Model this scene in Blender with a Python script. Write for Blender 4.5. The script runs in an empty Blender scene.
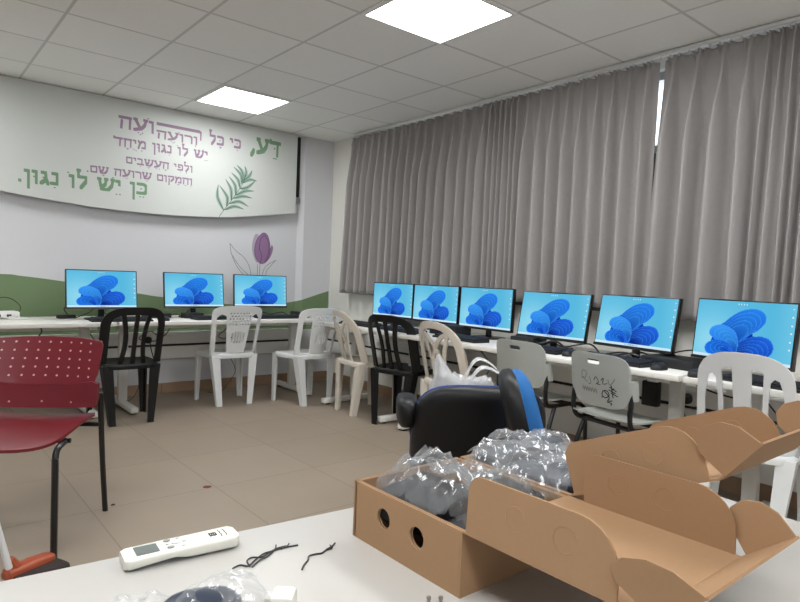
import bpy, bmesh, math, random
import numpy as np
from mathutils import Vector, Matrix, noise
PI = math.pi
R_ = math.radians
SC = bpy.context.scene
COL = SC.collection

# ------------------------------------------------------------------ camera geometry
F = 615.0
CAM = np.array([-3.685, -5.701, 1.15])
_vx = np.array([742., 4., F]); _vy = np.array([-510., -43.4, F])
_dx = _vx/np.linalg.norm(_vx); _dy = _vy-_dx*(_vy@_dx); _dy /= np.linalg.norm(_dy)
RW = np.stack([_dx, _dy, np.cross(_dx, _dy)], 1)

def at(px, py, x=None, y=None, z=None):
    """point of a world plane seen at a pixel of the photograph"""
    d = RW.T @ np.array([px-400., py-301., F])
    t = (x-CAM[0])/d[0] if x is not None else (y-CAM[1])/d[1] if y is not None else (z-CAM[2])/d[2]
    return Vector(CAM+d*t)

cam = bpy.data.objects.new('camera', bpy.data.cameras.new('camera')); COL.objects.link(cam)
cr = RW.T@np.array([1, 0, 0]); cu = RW.T@np.array([0, -1, 0]); cb = RW.T@np.array([0, 0, -1])
cam.matrix_world = Matrix([[cr[i], cu[i], cb[i], CAM[i]] for i in range(3)]+[[0, 0, 0, 1]])
cam.data.sensor_width = 36; cam.data.lens = F/800*36; cam.data.clip_start = .02
SC.camera = cam
SC.view_settings.view_transform = 'Standard'; SC.view_settings.look = 'None'
SC.view_settings.gamma = 1; SC.view_settings.use_curve_mapping = False
SC.view_settings.exposure = 0.0

# ------------------------------------------------------------------ materials
def lin(c):
    return tuple((v/255/12.92 if v/255 <= .04045 else ((v/255+.055)/1.055)**2.4) for v in c)

def pm(name, rgb, rough=.5, metal=0., spec=.5, var=0., scale=20., bump=0., coat=0., trans=0.):
    m = bpy.data.materials.new(name); m.use_nodes = True
    nt = m.node_tree; b = nt.nodes['Principled BSDF']
    c = lin(rgb)
    b.inputs['Base Color'].default_value = (*c, 1); b.inputs['Roughness'].default_value = rough
    b.inputs['Metallic'].default_value = metal; b.inputs['Specular IOR Level'].default_value = spec
    b.inputs['Coat Weight'].default_value = coat; b.inputs['Transmission Weight'].default_value = trans
    if var or bump:
        tc = nt.nodes.new('ShaderNodeTexCoord'); nz = nt.nodes.new('ShaderNodeTexNoise')
        nz.inputs['Scale'].default_value = scale; nz.inputs['Detail'].default_value = 5
        nt.links.new(tc.outputs['Object'], nz.inputs['Vector'])
        if var:
            mx = nt.nodes.new('ShaderNodeMix'); mx.data_type = 'RGBA'
            mx.inputs['A'].default_value = (*[v*(1-var) for v in c], 1)
            mx.inputs['B'].default_value = (*[min(1, v*(1+var)) for v in c], 1)
            nt.links.new(nz.outputs['Fac'], mx.inputs['Factor']); nt.links.new(mx.outputs['Result'], b.inputs['Base Color'])
        if bump:
            bp = nt.nodes.new('ShaderNodeBump'); bp.inputs['Strength'].default_value = bump; bp.inputs['Distance'].default_value = .002
            nt.links.new(nz.outputs['Fac'], bp.inputs['Height']); nt.links.new(bp.outputs['Normal'], b.inputs['Normal'])
    return m

def emit(name, rgb, s):
    m = bpy.data.materials.new(name); m.use_nodes = True; nt = m.node_tree; nt.nodes.clear()
    e = nt.nodes.new('ShaderNodeEmission'); o = nt.nodes.new('ShaderNodeOutputMaterial')
    e.inputs['Color'].default_value = (*rgb, 1); e.inputs['Strength'].default_value = s
    nt.links.new(e.outputs[0], o.inputs[0]); return m

def plastic_film(name, milk=.25, tint=(235, 240, 245), rough=.12, gloss=.05):
    m = bpy.data.materials.new(name); m.use_nodes = True; nt = m.node_tree; nt.nodes.clear()
    o = nt.nodes.new('ShaderNodeOutputMaterial'); tr = nt.nodes.new('ShaderNodeBsdfTransparent')
    gl = nt.nodes.new('ShaderNodeBsdfGlossy'); df = nt.nodes.new('ShaderNodeBsdfDiffuse'); tl = nt.nodes.new('ShaderNodeBsdfTranslucent')
    gl.inputs['Roughness'].default_value = rough
    for n in (df, tl): n.inputs['Color'].default_value = (*lin(tint), 1)
    lw = nt.nodes.new('ShaderNodeLayerWeight'); lw.inputs['Blend'].default_value = .45
    ad = nt.nodes.new('ShaderNodeMixShader'); ad.inputs[0].default_value = .5
    nt.links.new(df.outputs[0], ad.inputs[1]); nt.links.new(tl.outputs[0], ad.inputs[2])
    m1 = nt.nodes.new('ShaderNodeMixShader')
    ma = nt.nodes.new('ShaderNodeMath'); ma.operation = 'MULTIPLY_ADD'; ma.inputs[1].default_value = .26; ma.inputs[2].default_value = milk
    nt.links.new(lw.outputs['Facing'], ma.inputs[0]); nt.links.new(ma.outputs[0], m1.inputs[0])
    nt.links.new(tr.outputs[0], m1.inputs[1]); nt.links.new(ad.outputs[0], m1.inputs[2])
    m2 = nt.nodes.new('ShaderNodeMixShader')
    mb = nt.nodes.new('ShaderNodeMath'); mb.operation = 'MULTIPLY_ADD'; mb.inputs[1].default_value = .28; mb.inputs[2].default_value = gloss
    nt.links.new(lw.outputs['Fresnel'], mb.inputs[0]); nt.links.new(mb.outputs[0], m2.inputs[0])
    nt.links.new(m1.outputs[0], m2.inputs[1]); nt.links.new(gl.outputs[0], m2.inputs[2])
    nt.links.new(m2.outputs[0], o.inputs[0]); return m

def grid_mat(name, rgb, line, x0, y0, px, py, w, rough, var, scale, bump=0., spec=.5):
    """tiles or panels laid in a grid: joints of width w on a pitch px * py"""
    m = pm(name, rgb, rough, var=var, scale=scale, bump=bump, spec=spec); nt = m.node_tree; b = nt.nodes['Principled BSDF']
    src = b.inputs['Base Color'].links[0].from_socket
    tc = nt.nodes.new('ShaderNodeTexCoord'); sp = nt.nodes.new('ShaderNodeSeparateXYZ'); nt.links.new(tc.outputs['Object'], sp.inputs[0])
    def M(op, a, bb):
        n = nt.nodes.new('ShaderNodeMath'); n.operation = op
        for i, v in ((0, a), (1, bb)):
            if isinstance(v, (int, float)): n.inputs[i].default_value = v
            else: nt.links.new(v, n.inputs[i])
        return n.outputs[0]
    ms = []
    cells = []
    for s, o, p in ((sp.outputs['X'], x0, px), (sp.outputs['Y'], y0, py)):
        t = M('DIVIDE', M('SUBTRACT', s, o), p)
        cells.append(M('FLOOR', t, 0))
        f = M('FRACT', t, 0)
        d = M('MULTIPLY', M('MINIMUM', f, M('SUBTRACT', 1., f)), p)
        ms.append(M('LESS_THAN', d, w/2))
    mask = M('MAXIMUM', ms[0], ms[1])
    wn = nt.nodes.new('ShaderNodeTexWhiteNoise'); wn.noise_dimensions = '2D'
    cb = nt.nodes.new('ShaderNodeCombineXYZ'); nt.links.new(cells[0], cb.inputs[0]); nt.links.new(cells[1], cb.inputs[1]); nt.links.new(cb.outputs[0], wn.inputs['Vector'])
    hv = nt.nodes.new('ShaderNodeHueSaturation'); nt.links.new(src, hv.inputs['Color'])
    nt.links.new(M('ADD', M('MULTIPLY', wn.outputs['Value'], .07), .965), hv.inputs['Value'])
    mx = nt.nodes.new('ShaderNodeMix'); mx.data_type = 'RGBA'
    nt.links.new(mask, mx.inputs['Factor']); nt.links.new(hv.outputs['Color'], mx.inputs['A']); mx.inputs['B'].default_value = (*lin(line), 1)
    nt.links.new(mx.outputs['Result'], b.inputs['Base Color']); return m

M = {
 'floor': grid_mat('floor_tiles', (148, 134, 119), (128, 115, 102), -2.955, -2.62, .604, .6, .006, .42, .07, 3.0, 0.03, .35),
 'ceil': grid_mat('ceiling_panels', (240, 240, 237), (206, 206, 203), -.53, -.53, .598, .595, .018, .9, .03, 60),
 'wall': pm('white_wall_paint', (209, 209, 212), .75, var=.02, scale=3), 'cream': pm('cream_wall_paint', (230, 229, 222), .75, var=.02, scale=3),
 'green': pm('green_wall_paint', (109, 131, 94), .7, var=.05, scale=4), 'violet': pm('violet_wall_paint', (145, 110, 148), .7), 'violet_pale': pm('pale_violet_paint', (176, 160, 180), .7), 'violet_dark': pm('dark_violet_paint', (92, 64, 100), .7),
 'inkline': pm('grey_line_paint', (120, 122, 126), .7),
 'panel': pm('sign_board_white', (203, 206, 202), .5, var=.01), 'letter_green': pm('green_lettering', (112, 146, 114), .6), 'letter_violet': pm('violet_lettering', (146, 120, 142), .6),
 'leaf': pm('leaf_green_print', (142, 166, 152), .6), 'leaf_dark': pm('leaf_dark_print', (62, 98, 80), .6),
 'skirt': pm('skirting_tile', (150, 122, 98), .5, var=.1, scale=6), 'trunk': pm('white_trunking', (234, 234, 230), .45), 'dark': pm('dark_gap', (38, 36, 34), .7),
 'desk': pm('white_laminate', (226, 223, 216), .35, var=.015, scale=5), 'deskmetal': pm('white_steel', (222, 220, 214), .4),
 'white_pl': pm('white_moulded_plastic', (224, 226, 226), .38, var=.02), 'cream_pl': pm('cream_moulded_plastic', (213, 205, 192), .38, var=.02), 'black_pl': pm('black_moulded_plastic', (12, 12, 13), .42, spec=.35),
 'grey_pl': pm('grey_shell_plastic', (164, 167, 161), .45, var=.06, scale=9), 'tube': pm('black_steel_tube', (16, 16, 17), .35), 'ink': pm('black_marker', (40, 40, 42), .8), 'ink_pale': pm('faded_marker', (112, 114, 112), .8),
 'red': pm('red_shell_plastic', (102, 12, 25), .38, var=.05, scale=8), 
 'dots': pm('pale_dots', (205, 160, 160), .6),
 'bezel': pm('black_bezel', (13, 13, 15), .3), 'blackmat': pm('matt_black_plastic', (24, 24, 26), .55), 'key': pm('black_keys', (38, 38, 41), .5), 'cable': pm('black_cable', (18, 18, 19), .5),
 'curtain': pm('grey_curtain_cloth', (159, 155, 153), .9, spec=.15, var=.05, scale=40, bump=.1), 'alu': pm('aluminium', (180, 182, 184), .35, metal=.8), 'rail': pm('white_curtain_rail', (215, 215, 212), .5),
 'kraft': pm('kraft_cardboard', (156, 124, 94), .8, spec=.2, var=.04, scale=160), 'kraft_edge': pm('kraft_cut_edge', (174, 138, 104), .85, spec=.2),
 'table': pm('white_table_laminate', (180, 177, 172), .35, var=.015, scale=6), 'tablemetal': pm('grey_table_leg', (120, 120, 122), .4, metal=.5),
 'remote': pm('white_remote_plastic', (212, 211, 202), .4), 'lcd': pm('grey_lcd', (104, 110, 108), .25), 'button': pm('grey_button', (140, 142, 140), .5), 'button_pale': pm('pale_button', (205, 206, 200), .5),
 'wire': pm('black_wire', (40, 38, 38), .5), 'office_black': pm('black_shell_polymer', (13, 13, 15), .45, spec=.35), 'blue': pm('blue_fabric', (24, 52, 118), .9, var=.1, scale=200), 'blue_bright': pm('bright_blue_fabric', (26, 92, 152), .9, var=.1, scale=200),
 'film': plastic_film('clear_film', .04, rough=.22, gloss=.06), 'milk': plastic_film('milky_film', .45, (240, 240, 240), .3), 'device': pm('dark_device_plastic', (16, 17, 21), .45, spec=.3), 'device_blue': pm('blue_grey_device', (38, 46, 62), .4, spec=.4),
 'broom_head': pm('orange_broom_plastic', (160, 78, 52), .4), 'bristle': pm('dark_bristles', (44, 34, 32), .8, var=.3, scale=300, bump=.5), 'stick': pm('white_broom_handle', (220, 222, 224), .4), 'scrap': pm('red_brown_scrap', (112, 48, 36), .8), 'speck': pm('dark_speck', (60, 50, 46), .8),
 'steel': pm('dull_steel', (150, 148, 142), .35, metal=.7), 'outdoor': pm('dark_shutter_slats', (52, 53, 55), .6), 'socket': pm('socket_white', (228, 228, 224), .4),
 'light': emit('lamp_diffuser', (.98, 1, 1), 21.0),
}
g = bpy.data.materials.new('window_glass'); g.use_nodes = True; nt = g.node_tree; nt.nodes.clear()
o = nt.nodes.new('ShaderNodeOutputMaterial'); a = nt.nodes.new('ShaderNodeBsdfTransparent'); b = nt.nodes.new('ShaderNodeBsdfGlossy'); b.inputs['Roughness'].default_value = .02
mx = nt.nodes.new('ShaderNodeMixShader'); mx.inputs[0].default_value = .06
nt.links.new(a.outputs[0], mx.inputs[1]); nt.links.new(b.outputs[0], mx.inputs[2]); nt.links.new(mx.outputs[0], o.inputs[0]); M['glass'] = g
g = bpy.data.materials.new('lit_screen'); g.use_nodes = True; nt = g.node_tree; nt.nodes.clear()
o = nt.nodes.new('ShaderNodeOutputMaterial'); e = nt.nodes.new('ShaderNodeEmission'); ca = nt.nodes.new('ShaderNodeVertexColor'); ca.layer_name = 'picture'
e.inputs['Strength'].default_value = 1.0
nt.links.new(ca.outputs['Color'], e.inputs['Color']); nt.links.new(e.outputs[0], o.inputs[0]); M['screen'] = g

# ------------------------------------------------------------------ mesh helpers
class MB:
    def __init__(s): s.bm = bmesh.new()
    def face(s, pts):
        try: return s.bm.faces.new([s.bm.verts.new(p) for p in pts])
        except ValueError: return None
    def box(s, c, d, rot=None, bevel=0., seg=2):
        r = bmesh.ops.create_cube(s.bm, size=1)
        vs = r['verts']
        bmesh.ops.scale(s.bm, vec=d, verts=vs)
        if bevel:
            es = list({e for v in vs for e in v.link_edges})
            q = bmesh.ops.bevel(s.bm, geom=es, offset=bevel, segments=seg, profile=.5, affect='EDGES')
            vs = list({v for f in q['faces'] for v in f.verts} | {v for v in vs if v.is_valid})
        if rot is not None: bmesh.ops.transform(s.bm, matrix=rot.to_4x4(), verts=vs)
        bmesh.ops.translate(s.bm, vec=c, verts=vs)
        return s
    def loft(s, rings, cap=True, closed=True):
        vr = [[s.bm.verts.new(p) for p in r] for r in rings]
        n = len(vr[0])
        for a, b in zip(vr, vr[1:]):
            for i in range(n if closed else n-1):
                j = (i+1) % n
                try: s.bm.faces.new((a[i], a[j], b[j], b[i]))
                except ValueError: pass
        if cap:
            for r in (vr[0][::-1], vr[-1]):
                try: s.bm.faces.new(r)
                except ValueError: pass
        return s
    def tube(s, pts, r, n=8, cap=True):
        pts = [Vector(p) for p in pts]; rings = []
        rs = r if isinstance(r, (list, tuple)) else [r]*len(pts)
        up = None
        for i, p in enumerate(pts):
            d = (pts[min(i+1, len(pts)-1)]-pts[max(i-1, 0)]).normalized()
            if up is None: up = d.orthogonal().normalized()
            up = (up-d*up.dot(d)); up = up.normalized() if up.length > 1e-6 else d.orthogonal().normalized()
            w = d.cross(up)
            rings.append([p+(up*math.cos(2*PI*k/n)+w*math.sin(2*PI*k/n))*rs[i] for k in range(n)])
        return s.loft(rings, cap)
    def prism(s, poly, vec):
        v = Vector(vec)
        return s.loft([[Vector(p) for p in poly], [Vector(p)+v for p in poly]])
    def grid(s, fn, nu, nv, two=None):
        V = [[s.bm.verts.new(fn(i/nu, j/nv)) for j in range(nv+1)] for i in range(nu+1)]
        for i in range(nu):
            for j in range(nv):
                s.bm.faces.new((V[i][j], V[i+1][j], V[i+1][j+1], V[i][j+1]))
        return s
    def shell(s, outer, holes, fn, th, maxlen=.05):
        """plate with holes: 2-D outline filled, refined, mapped by fn(u, v, t) and given thickness th"""
        t = bmesh.new(); es = []
        for loop in [outer]+list(holes):
            vs = [t.verts.new((p[0], p[1], 0)) for p in loop]
            es += [t.edges.new((vs[i], vs[(i+1) % len(vs)])) for i in range(len(vs))]
        bmesh.ops.triangle_fill(t, use_beauty=True, edges=es, normal=(0, 0, 1))
        for _ in range(2):
            le = [e for e in t.edges if e.calc_length() > maxlen and not e.is_boundary]
            if le:
                bmesh.ops.subdivide_edges(t, edges=le, cuts=1); bmesh.ops.triangulate(t, faces=t.faces[:])
        t.verts.index_update()
        A = [s.bm.verts.new(fn(v.co.x, v.co.y, th/2)) for v in t.verts]
        B = [s.bm.verts.new(fn(v.co.x, v.co.y, -th/2)) for v in t.verts]
        for f in t.faces:
            ix = [v.index for v in f.verts]
            s.bm.faces.new([A[i] for i in ix]); s.bm.faces.new([B[i] for i in ix[::-1]])
        for e in t.edges:
            if e.is_boundary:
                i, j = e.verts[0].index, e.verts[1].index
                s.bm.faces.new((A[i], A[j], B[j], B[i]))
        t.free(); return s
    def ribbon(s, path, wid, fn, th):
        """band of given width along a (u, v) path on the surface fn"""
        rings = []
        n = len(path)
        for i, p in enumerate(path):
            a = path[max(i-1, 0)]; b = path[min(i+1, n-1)]
            d = Vector((b[0]-a[0], b[1]-a[1])).normalized(); nn = Vector((-d.y, d.x)); w = (wid[i] if isinstance(wid, (list, tuple)) else wid)/2
            l = (p[0]+nn.x*w, p[1]+nn.y*w); r = (p[0]-nn.x*w, p[1]-nn.y*w)
            rings.append([fn(*l, th/2), fn(*p, th*.62), fn(*r, th/2), fn(*r, -th/2), fn(*p, -th*.62), fn(*l, -th/2)])
        return s.loft(rings)
    def build(s, name, mat, parent=None, smooth=True, ang=35, loc=None, rotz=None):
        bmesh.ops.recalc_face_normals(s.bm, faces=s.bm.faces[:])
        me = bpy.data.meshes.new(name); s.bm.to_mesh(me); s.bm.free()
        me.materials.append(mat if not isinstance(mat, str) else M[mat])
        if smooth:
            me.shade_smooth(); me.set_sharp_from_angle(angle=R_(ang))
        ob = bpy.data.objects.new(name, me); COL.objects.link(ob)
        if parent is not None: ob.parent = parent
        if loc is not None: ob.location = loc
        if rotz is not None: ob.rotation_euler.z = rotz
        return ob

def tag(o, label, cat, group=None, kind=None):
    o['label'] = label; o['category'] = cat
    if group: o['group'] = group
    if kind: o['kind'] = kind
    return o
def thing(name, label, cat, loc=(0, 0, 0), rotz=0., group=None):
    o = bpy.data.objects.new(name, None); COL.objects.link(o); o.empty_display_size = .05
    o.location = loc; o.rotation_euler = (0, 0, rotz)
    return tag(o, label, cat, group)
def struct(o): o['kind'] = 'structure'; return o
def part_label(o, t): o['label'] = t; return o
def copy_tree(o, label=None, loc=None, rotz=None, group=None):
    r = o.copy(); COL.objects.link(r)
    def rec(src, dst):
        for ch in src.children:
            c = ch.copy(); COL.objects.link(c); c.parent = dst; rec(ch, c)
    rec(o, r)
    if label: r['label'] = label
    if loc is not None: r.location = loc
    if rotz is not None: r.rotation_euler = (0, 0, rotz)
    if group: r['group'] = group
    return r
def catmull(pts, n=8, closed=False):
    P = [np.array(p, float) for p in pts]; out = []; m = len(P)
    for i in range(m if closed else m-1):
        g_ = (lambda k: P[k % m]) if closed else (lambda k: P[min(max(k, 0), m-1)])
        a, b, c, d = g_(i-1), g_(i), g_(i+1), g_(i+2)
        for k in range(n):
            t = k/n
            out.append(.5*((2*b)+(c-a)*t+(2*a-5*b+4*c-d)*t*t+(3*b-a-3*c+d)*t**3))
    if not closed: out.append(P[-1])
    return [tuple(float(x) for x in p) for p in out]
def superell(a, b, n, k, c=(0, 0)):
    return [(c[0]+a*math.copysign(abs(math.cos(t))**(2/n), math.cos(t)), c[1]+b*math.copysign(abs(math.sin(t))**(2/n), math.sin(t))) for t in [2*PI*i/k for i in range(k)]]
def nz(p, s=1.0): return noise.noise(Vector(p)*s)

# ------------------------------------------------------------------ room
H = 2.575
XL, YF = -5.8, -7.4
DP = .05                                   # the pier stands this far out of the mural wall
def flat(name, pts, mat):
    return struct(MB().prism(pts[0], pts[1]).build(name, mat, smooth=False))
flat('floor', ([(XL-.1, YF-.1, -.1), (.1, YF-.1, -.1), (.1, .1, -.1), (XL-.1, .1, -.1)], (0, 0, .1)), 'floor')
flat('ceiling', ([(XL-.1, YF-.1, H), (.1, YF-.1, H), (.1, .1, H), (XL-.1, .1, H)], (0, 0, .1)), 'ceil')
wall_profile = [(XL, .1, 0), (XL, 0, 0), (-.40, 0, 0), (-.345, -DP, 0), (-.0, -DP, 0), (-.0, .1, 0)]
wb = flat('wall_back', (wall_profile, (0, 0, H)), 'wall')
flat('wall_left', ([(XL-.1, YF, 0), (XL, YF, 0), (XL, .1, 0), (XL-.1, .1, 0)], (0, 0, H)), 'wall')
flat('wall_front', ([(XL, YF-.1, 0), (0, YF-.1, 0), (0, YF, 0), (XL, YF, 0)], (0, 0, H)), 'wall')
WY0, WY1, WZ0, WZ1 = -5.9, -.85, 1.0, 2.50
mb = MB()
for y0, y1, z0, z1 in ((YF, WY0, 0, H), (WY1, .1, 0, H), (WY0, WY1, 0, WZ0), (WY0, WY1, WZ1, H)):
    mb.box((.1, (y0+y1)/2, (z0+z1)/2), (.2, y1-y0, z1-z0))
struct(mb.build('wall_right', 'cream', smooth=False))
# skirting tiles
def skirt(name, a, b, n, off):
    mb = MB(); L = (Vector(b)-Vector(a)); k = int(L.length/.33)
    for i in range(k):
        p = Vector(a)+L*((i+.5)/k); s_ = L.length/k-.004
        d = (s_, .012, .095) if abs(L.x) > abs(L.y) else (.012, s_, .095)
        mb.box((p.x+off[0], p.y+off[1], .0475), d, bevel=.002)
    return struct(mb.build(name, 'skirt', smooth=False))
skirt('baseboard_back', (XL, 0, 0), (-.42, 0, 0), 0, (0, -.006))
skirt('baseboard_pier', (-.345, -DP, 0), (-.012, -DP, 0), 0, (0, -.006))
skirt('baseboard_right', (0, -DP, 0), (0, YF, 0), 0, (-.006, 0))

# painted green hill of the mural, with the tulip
hill = catmull([(-5.8, .80), (-4.6, .95), (-3.6, 1.045), (-3.02, 1.055), (-2.89, 1.045), (-2.585, 1.008), (-2.0, .918), (-1.78, .885), (-1.2, .825), (-.8, .812), (-.45, .842), (-.345, .868), (-.2, .912), (-.012, .968)], 6)
mb = MB(); rings = []
def wall_y(x): return 0 if x < -.40 else (-DP*(x+.40)/.055 if x < -.345 else -DP)
for x, z in sorted(hill+[(-.40, .855)]):
    y = wall_y(x); rings.append([(x, y-.0012, .56), (x, y-.0012, z), (x, y-.0003, z), (x, y-.0003, .56)])
part_label(mb.loft(rings).build('painted_hill', 'green', wb, smooth=False), 'green painted hill along the foot of the mural')
def W6(p): return at(220+p[0]/6.667, 220+p[1]/6.667, y=0)
def wallpoly(mb, pts, off): mb.prism([(p.x, -off, p.z) for p in pts], (0, -.0004, 0))
def wallline(mb, pts, w, off):
    P = [W6(p) for p in catmull(pts, 6)]; r = []
    for i, p in enumerate(P):
        d = (P[min(i+1, len(P)-1)]-P[max(i-1, 0)]).normalized(); n = Vector((-d.z, 0, d.x))*w/2
        r.append([(p.x+n.x, -off, p.z+n.z), (p.x-n.x, -off, p.z-n.z), (p.x-n.x, -off-.0004, p.z-n.z), (p.x+n.x, -off-.0004, p.z+n.z)])
    mb.loft(r)
mb = MB()
wallpoly(mb, [W6(p) for p in catmull([(250, 286), (222, 240), (213, 175), (225, 115), (241, 92), (258, 108), (262, 200)], 6, True)], .0012)
part_label(mb.build('painted_tulip_back_petals', 'violet_pale', wb, smooth=False), 'pale violet back petals of the painted tulip')
mb = MB()
wallpoly(mb, [W6(p) for p in catmull([(268, 292), (240, 255), (230, 200), (242, 140), (268, 100), (294, 86), (318, 108), (332, 170), (326, 240), (298, 285)], 6, True)], .0018)
wallpoly(mb, [W6(p) for p in catmull([(346, 168), (353, 188), (345, 225), (325, 262), (296, 290), (285, 285), (320, 240), (336, 185)], 6, True)], .0017)
part_label(mb.build('painted_tulip_flower', 'violet', wb, smooth=False), 'violet flower of the painted tulip')
mb = MB()
for l in ([(268, 292), (240, 255), (230, 200), (242, 140), (268, 100), (294, 86), (318, 108), (332, 170), (326, 240), (298, 285)], [(268, 290), (278, 240), (262, 190), (270, 130), (294, 100)], [(296, 100), (322, 150), (322, 220), (300, 275)]):
    wallline(mb, l, .006, .0024)
mb.build('painted_tulip_petal_lines', 'violet_dark', wb, smooth=False)
mb = MB()
for l in ([(66, 155), (75, 220), (110, 305), (158, 368)], [(66, 155), (105, 205), (160, 250), (195, 310), (206, 368)], [(75, 225), (130, 310), (190, 368)], [(250, 295), (248, 368)], [(266, 295), (262, 368)], [(372, 268), (338, 305), (312, 335), (304, 368)], [(372, 268), (318, 298), (292, 330), (281, 368)]):
    wallline(mb, l, .005, .0012)
part_label(mb.build('painted_tulip_stem_lines', 'inkline', wb, smooth=False), 'thin grey drawn stem and leaves of the tulip')

# white two-compartment trunking along both walls
def trunking(name, a, b):
    mb = MB(); a = Vector(a); b = Vector(b); L = b-a; c = (a+b)/2
    for z, h in ((.381, .114), (.514, .112)):
        d = (L.length, .055, h) if abs(L.x) > abs(L.y) else (.055, L.length, h)
        mb.box((c.x, c.y, z), d, bevel=.006)
    o = struct(mb.build(name, 'trunk'))
    d = (L.length, .03, .03) if abs(L.x) > abs(L.y) else (.03, L.length, .03)
    MB().box((c.x, c.y, .449), d).build('groove', 'dark', o, smooth=False)
trunking('trim_1', (XL+.1, -.03, 0), (-.42, -.03, 0))
trunking('trim_2', (-.03, -.10, 0), (-.03, -6.6, 0))

# windows behind the curtains: clear transom over a lowered shutter
for k, (y0, y1) in enumerate(((-3.38, -.85), (-5.9, -3.42))):
    mb = MB(); w = .05
    for yy in (y0+w/2, y1-w/2, (y0+y1)/2): mb.box((.08, yy, (WZ0+WZ1)/2), (.06, w, WZ1-WZ0))
    for zz in (WZ0+w/2, WZ1-w/2, 2.02): mb.box((.08, (y0+y1)/2, zz), (.06, y1-y0, w))
    o = struct(mb.build('window_%d' % (k+1), 'alu', smooth=False))
    MB().box((.085, (y0+y1)/2, (WZ0+WZ1)/2), (.006, y1-y0-.02, WZ1-WZ0-.02)).build('pane', 'glass', o, smooth=False)
    mb = MB()
    for i in range(16): mb.box((.15, (y0+y1)/2, WZ0+.035+i*.064), (.02, y1-y0-.01, .066), bevel=.004)
    mb.build('shutter', 'outdoor', o)
mb = MB().box((-.012, (WY0+WY1)/2, WZ0-.014), (.05, WY1-WY0+.04, .028), bevel=.004)
struct(mb.build('trim_3', pm('dark_stone_sill', (96, 92, 88), .5), smooth=False))

# ceiling lamps
lamp0 = None
cx0 = -.53-.598*1.5
for k, (x, y, lab) in enumerate(((cx0, -.53-.595*.5, 'square ceiling lamp above the lettered board'), (cx0, -.53-.595*4.5, 'square ceiling lamp at the top edge, nearer the curtains'),
      (cx0-2.392, -.53-.595*.5, 'square ceiling lamp by the left wall end'), (cx0-2.392, -.53-.595*4.5, 'square ceiling lamp over the red chair side'), (cx0, -.53-.595*8.5, 'square ceiling lamp over the white table right side'), (cx0-2.392, -.53-.595*8.5, 'square ceiling lamp over the white table left side'),
      (cx0, -.53-.595*6.5, 'unseen added fill lamp above the right end of the window wall desks'), (cx0-2.392, -.53-.595*6.5, 'unseen added fill lamp above the broom'), (cx0, -.53-.595*10.5, 'unseen added fill lamp behind the white table right side'), (cx0-2.392, -.53-.595*10.5, 'unseen added fill lamp behind the white table left side'))):  # lamps on this line are unseen ones added as fill light
    if lamp0 is None:
        lamp0 = thing('ceiling_lamp', lab, 'lamp', (x, y, H), group='square ceiling lamps')
        mb = MB()
        for sx, sy, dx, dy in ((0, .287, .594, .02), (0, -.287, .594, .02), (.287, 0, .02, .554), (-.287, 0, .02, .554)): mb.box((sx, sy, -.007), (dx, dy, .014))
        mb.build('frame', 'trunk', lamp0, smooth=False)
        part_label(MB().box((0, 0, -.004), (.556, .556, .006)).build('diffuser', 'light', lamp0, smooth=False), 'glowing white diffuser')
    else: copy_tree(lamp0, lab, (x, y, H))

# ------------------------------------------------------------------ lettered board on the mural wall
PY = -.085                                   # face of the board
board = thing('sign_board', 'long white wall board with wavy lower edge and Hebrew lettering', 'sign', (0, 0, 0))
bot = catmull([(-5.0, 1.92), (-4.2, 1.86), (-3.6, 1.775), (-3.05, 1.697), (-2.64, 1.657), (-2.27, 1.632), (-1.8, 1.628), (-1.29, 1.650), (-.9, 1.700), (-.47, 1.764)], 6)
mb = MB()
mb.loft([[(x, PY, 2.569), (x, PY, z), (x, PY+.03, z), (x, PY+.03, 2.569)] for x, z in bot])
mb.build('panel', 'panel', board, smooth=False)
for x in (-.55, -1.9, -3.2, -4.6):
    for z in (1.95, 2.42): MB().box((x, (PY+.03)/2+.001, z), (.16 if x > -.6 else .05, -(PY+.03)-.001, .035)).build('bracket', 'alu', board, smooth=False)
MB().box((-.445, -.028, 1.90), (.09, .052, .05)).build('bracket', 'alu', board, smooth=False)
PF = PY-.0005
tag(MB().box((-.412, -.014, 2.25), (.028, .026, .62), bevel=.003).build('gap_shade_strip', 'dark'), 'dark vertical strip painting the shade between the lettered board and the corner pier', 'shade_strip')  # dark strip stands in for the shade in the gap beside the board
NIB = (.055, .105)
def L(*st, w): return (w, st)
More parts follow.
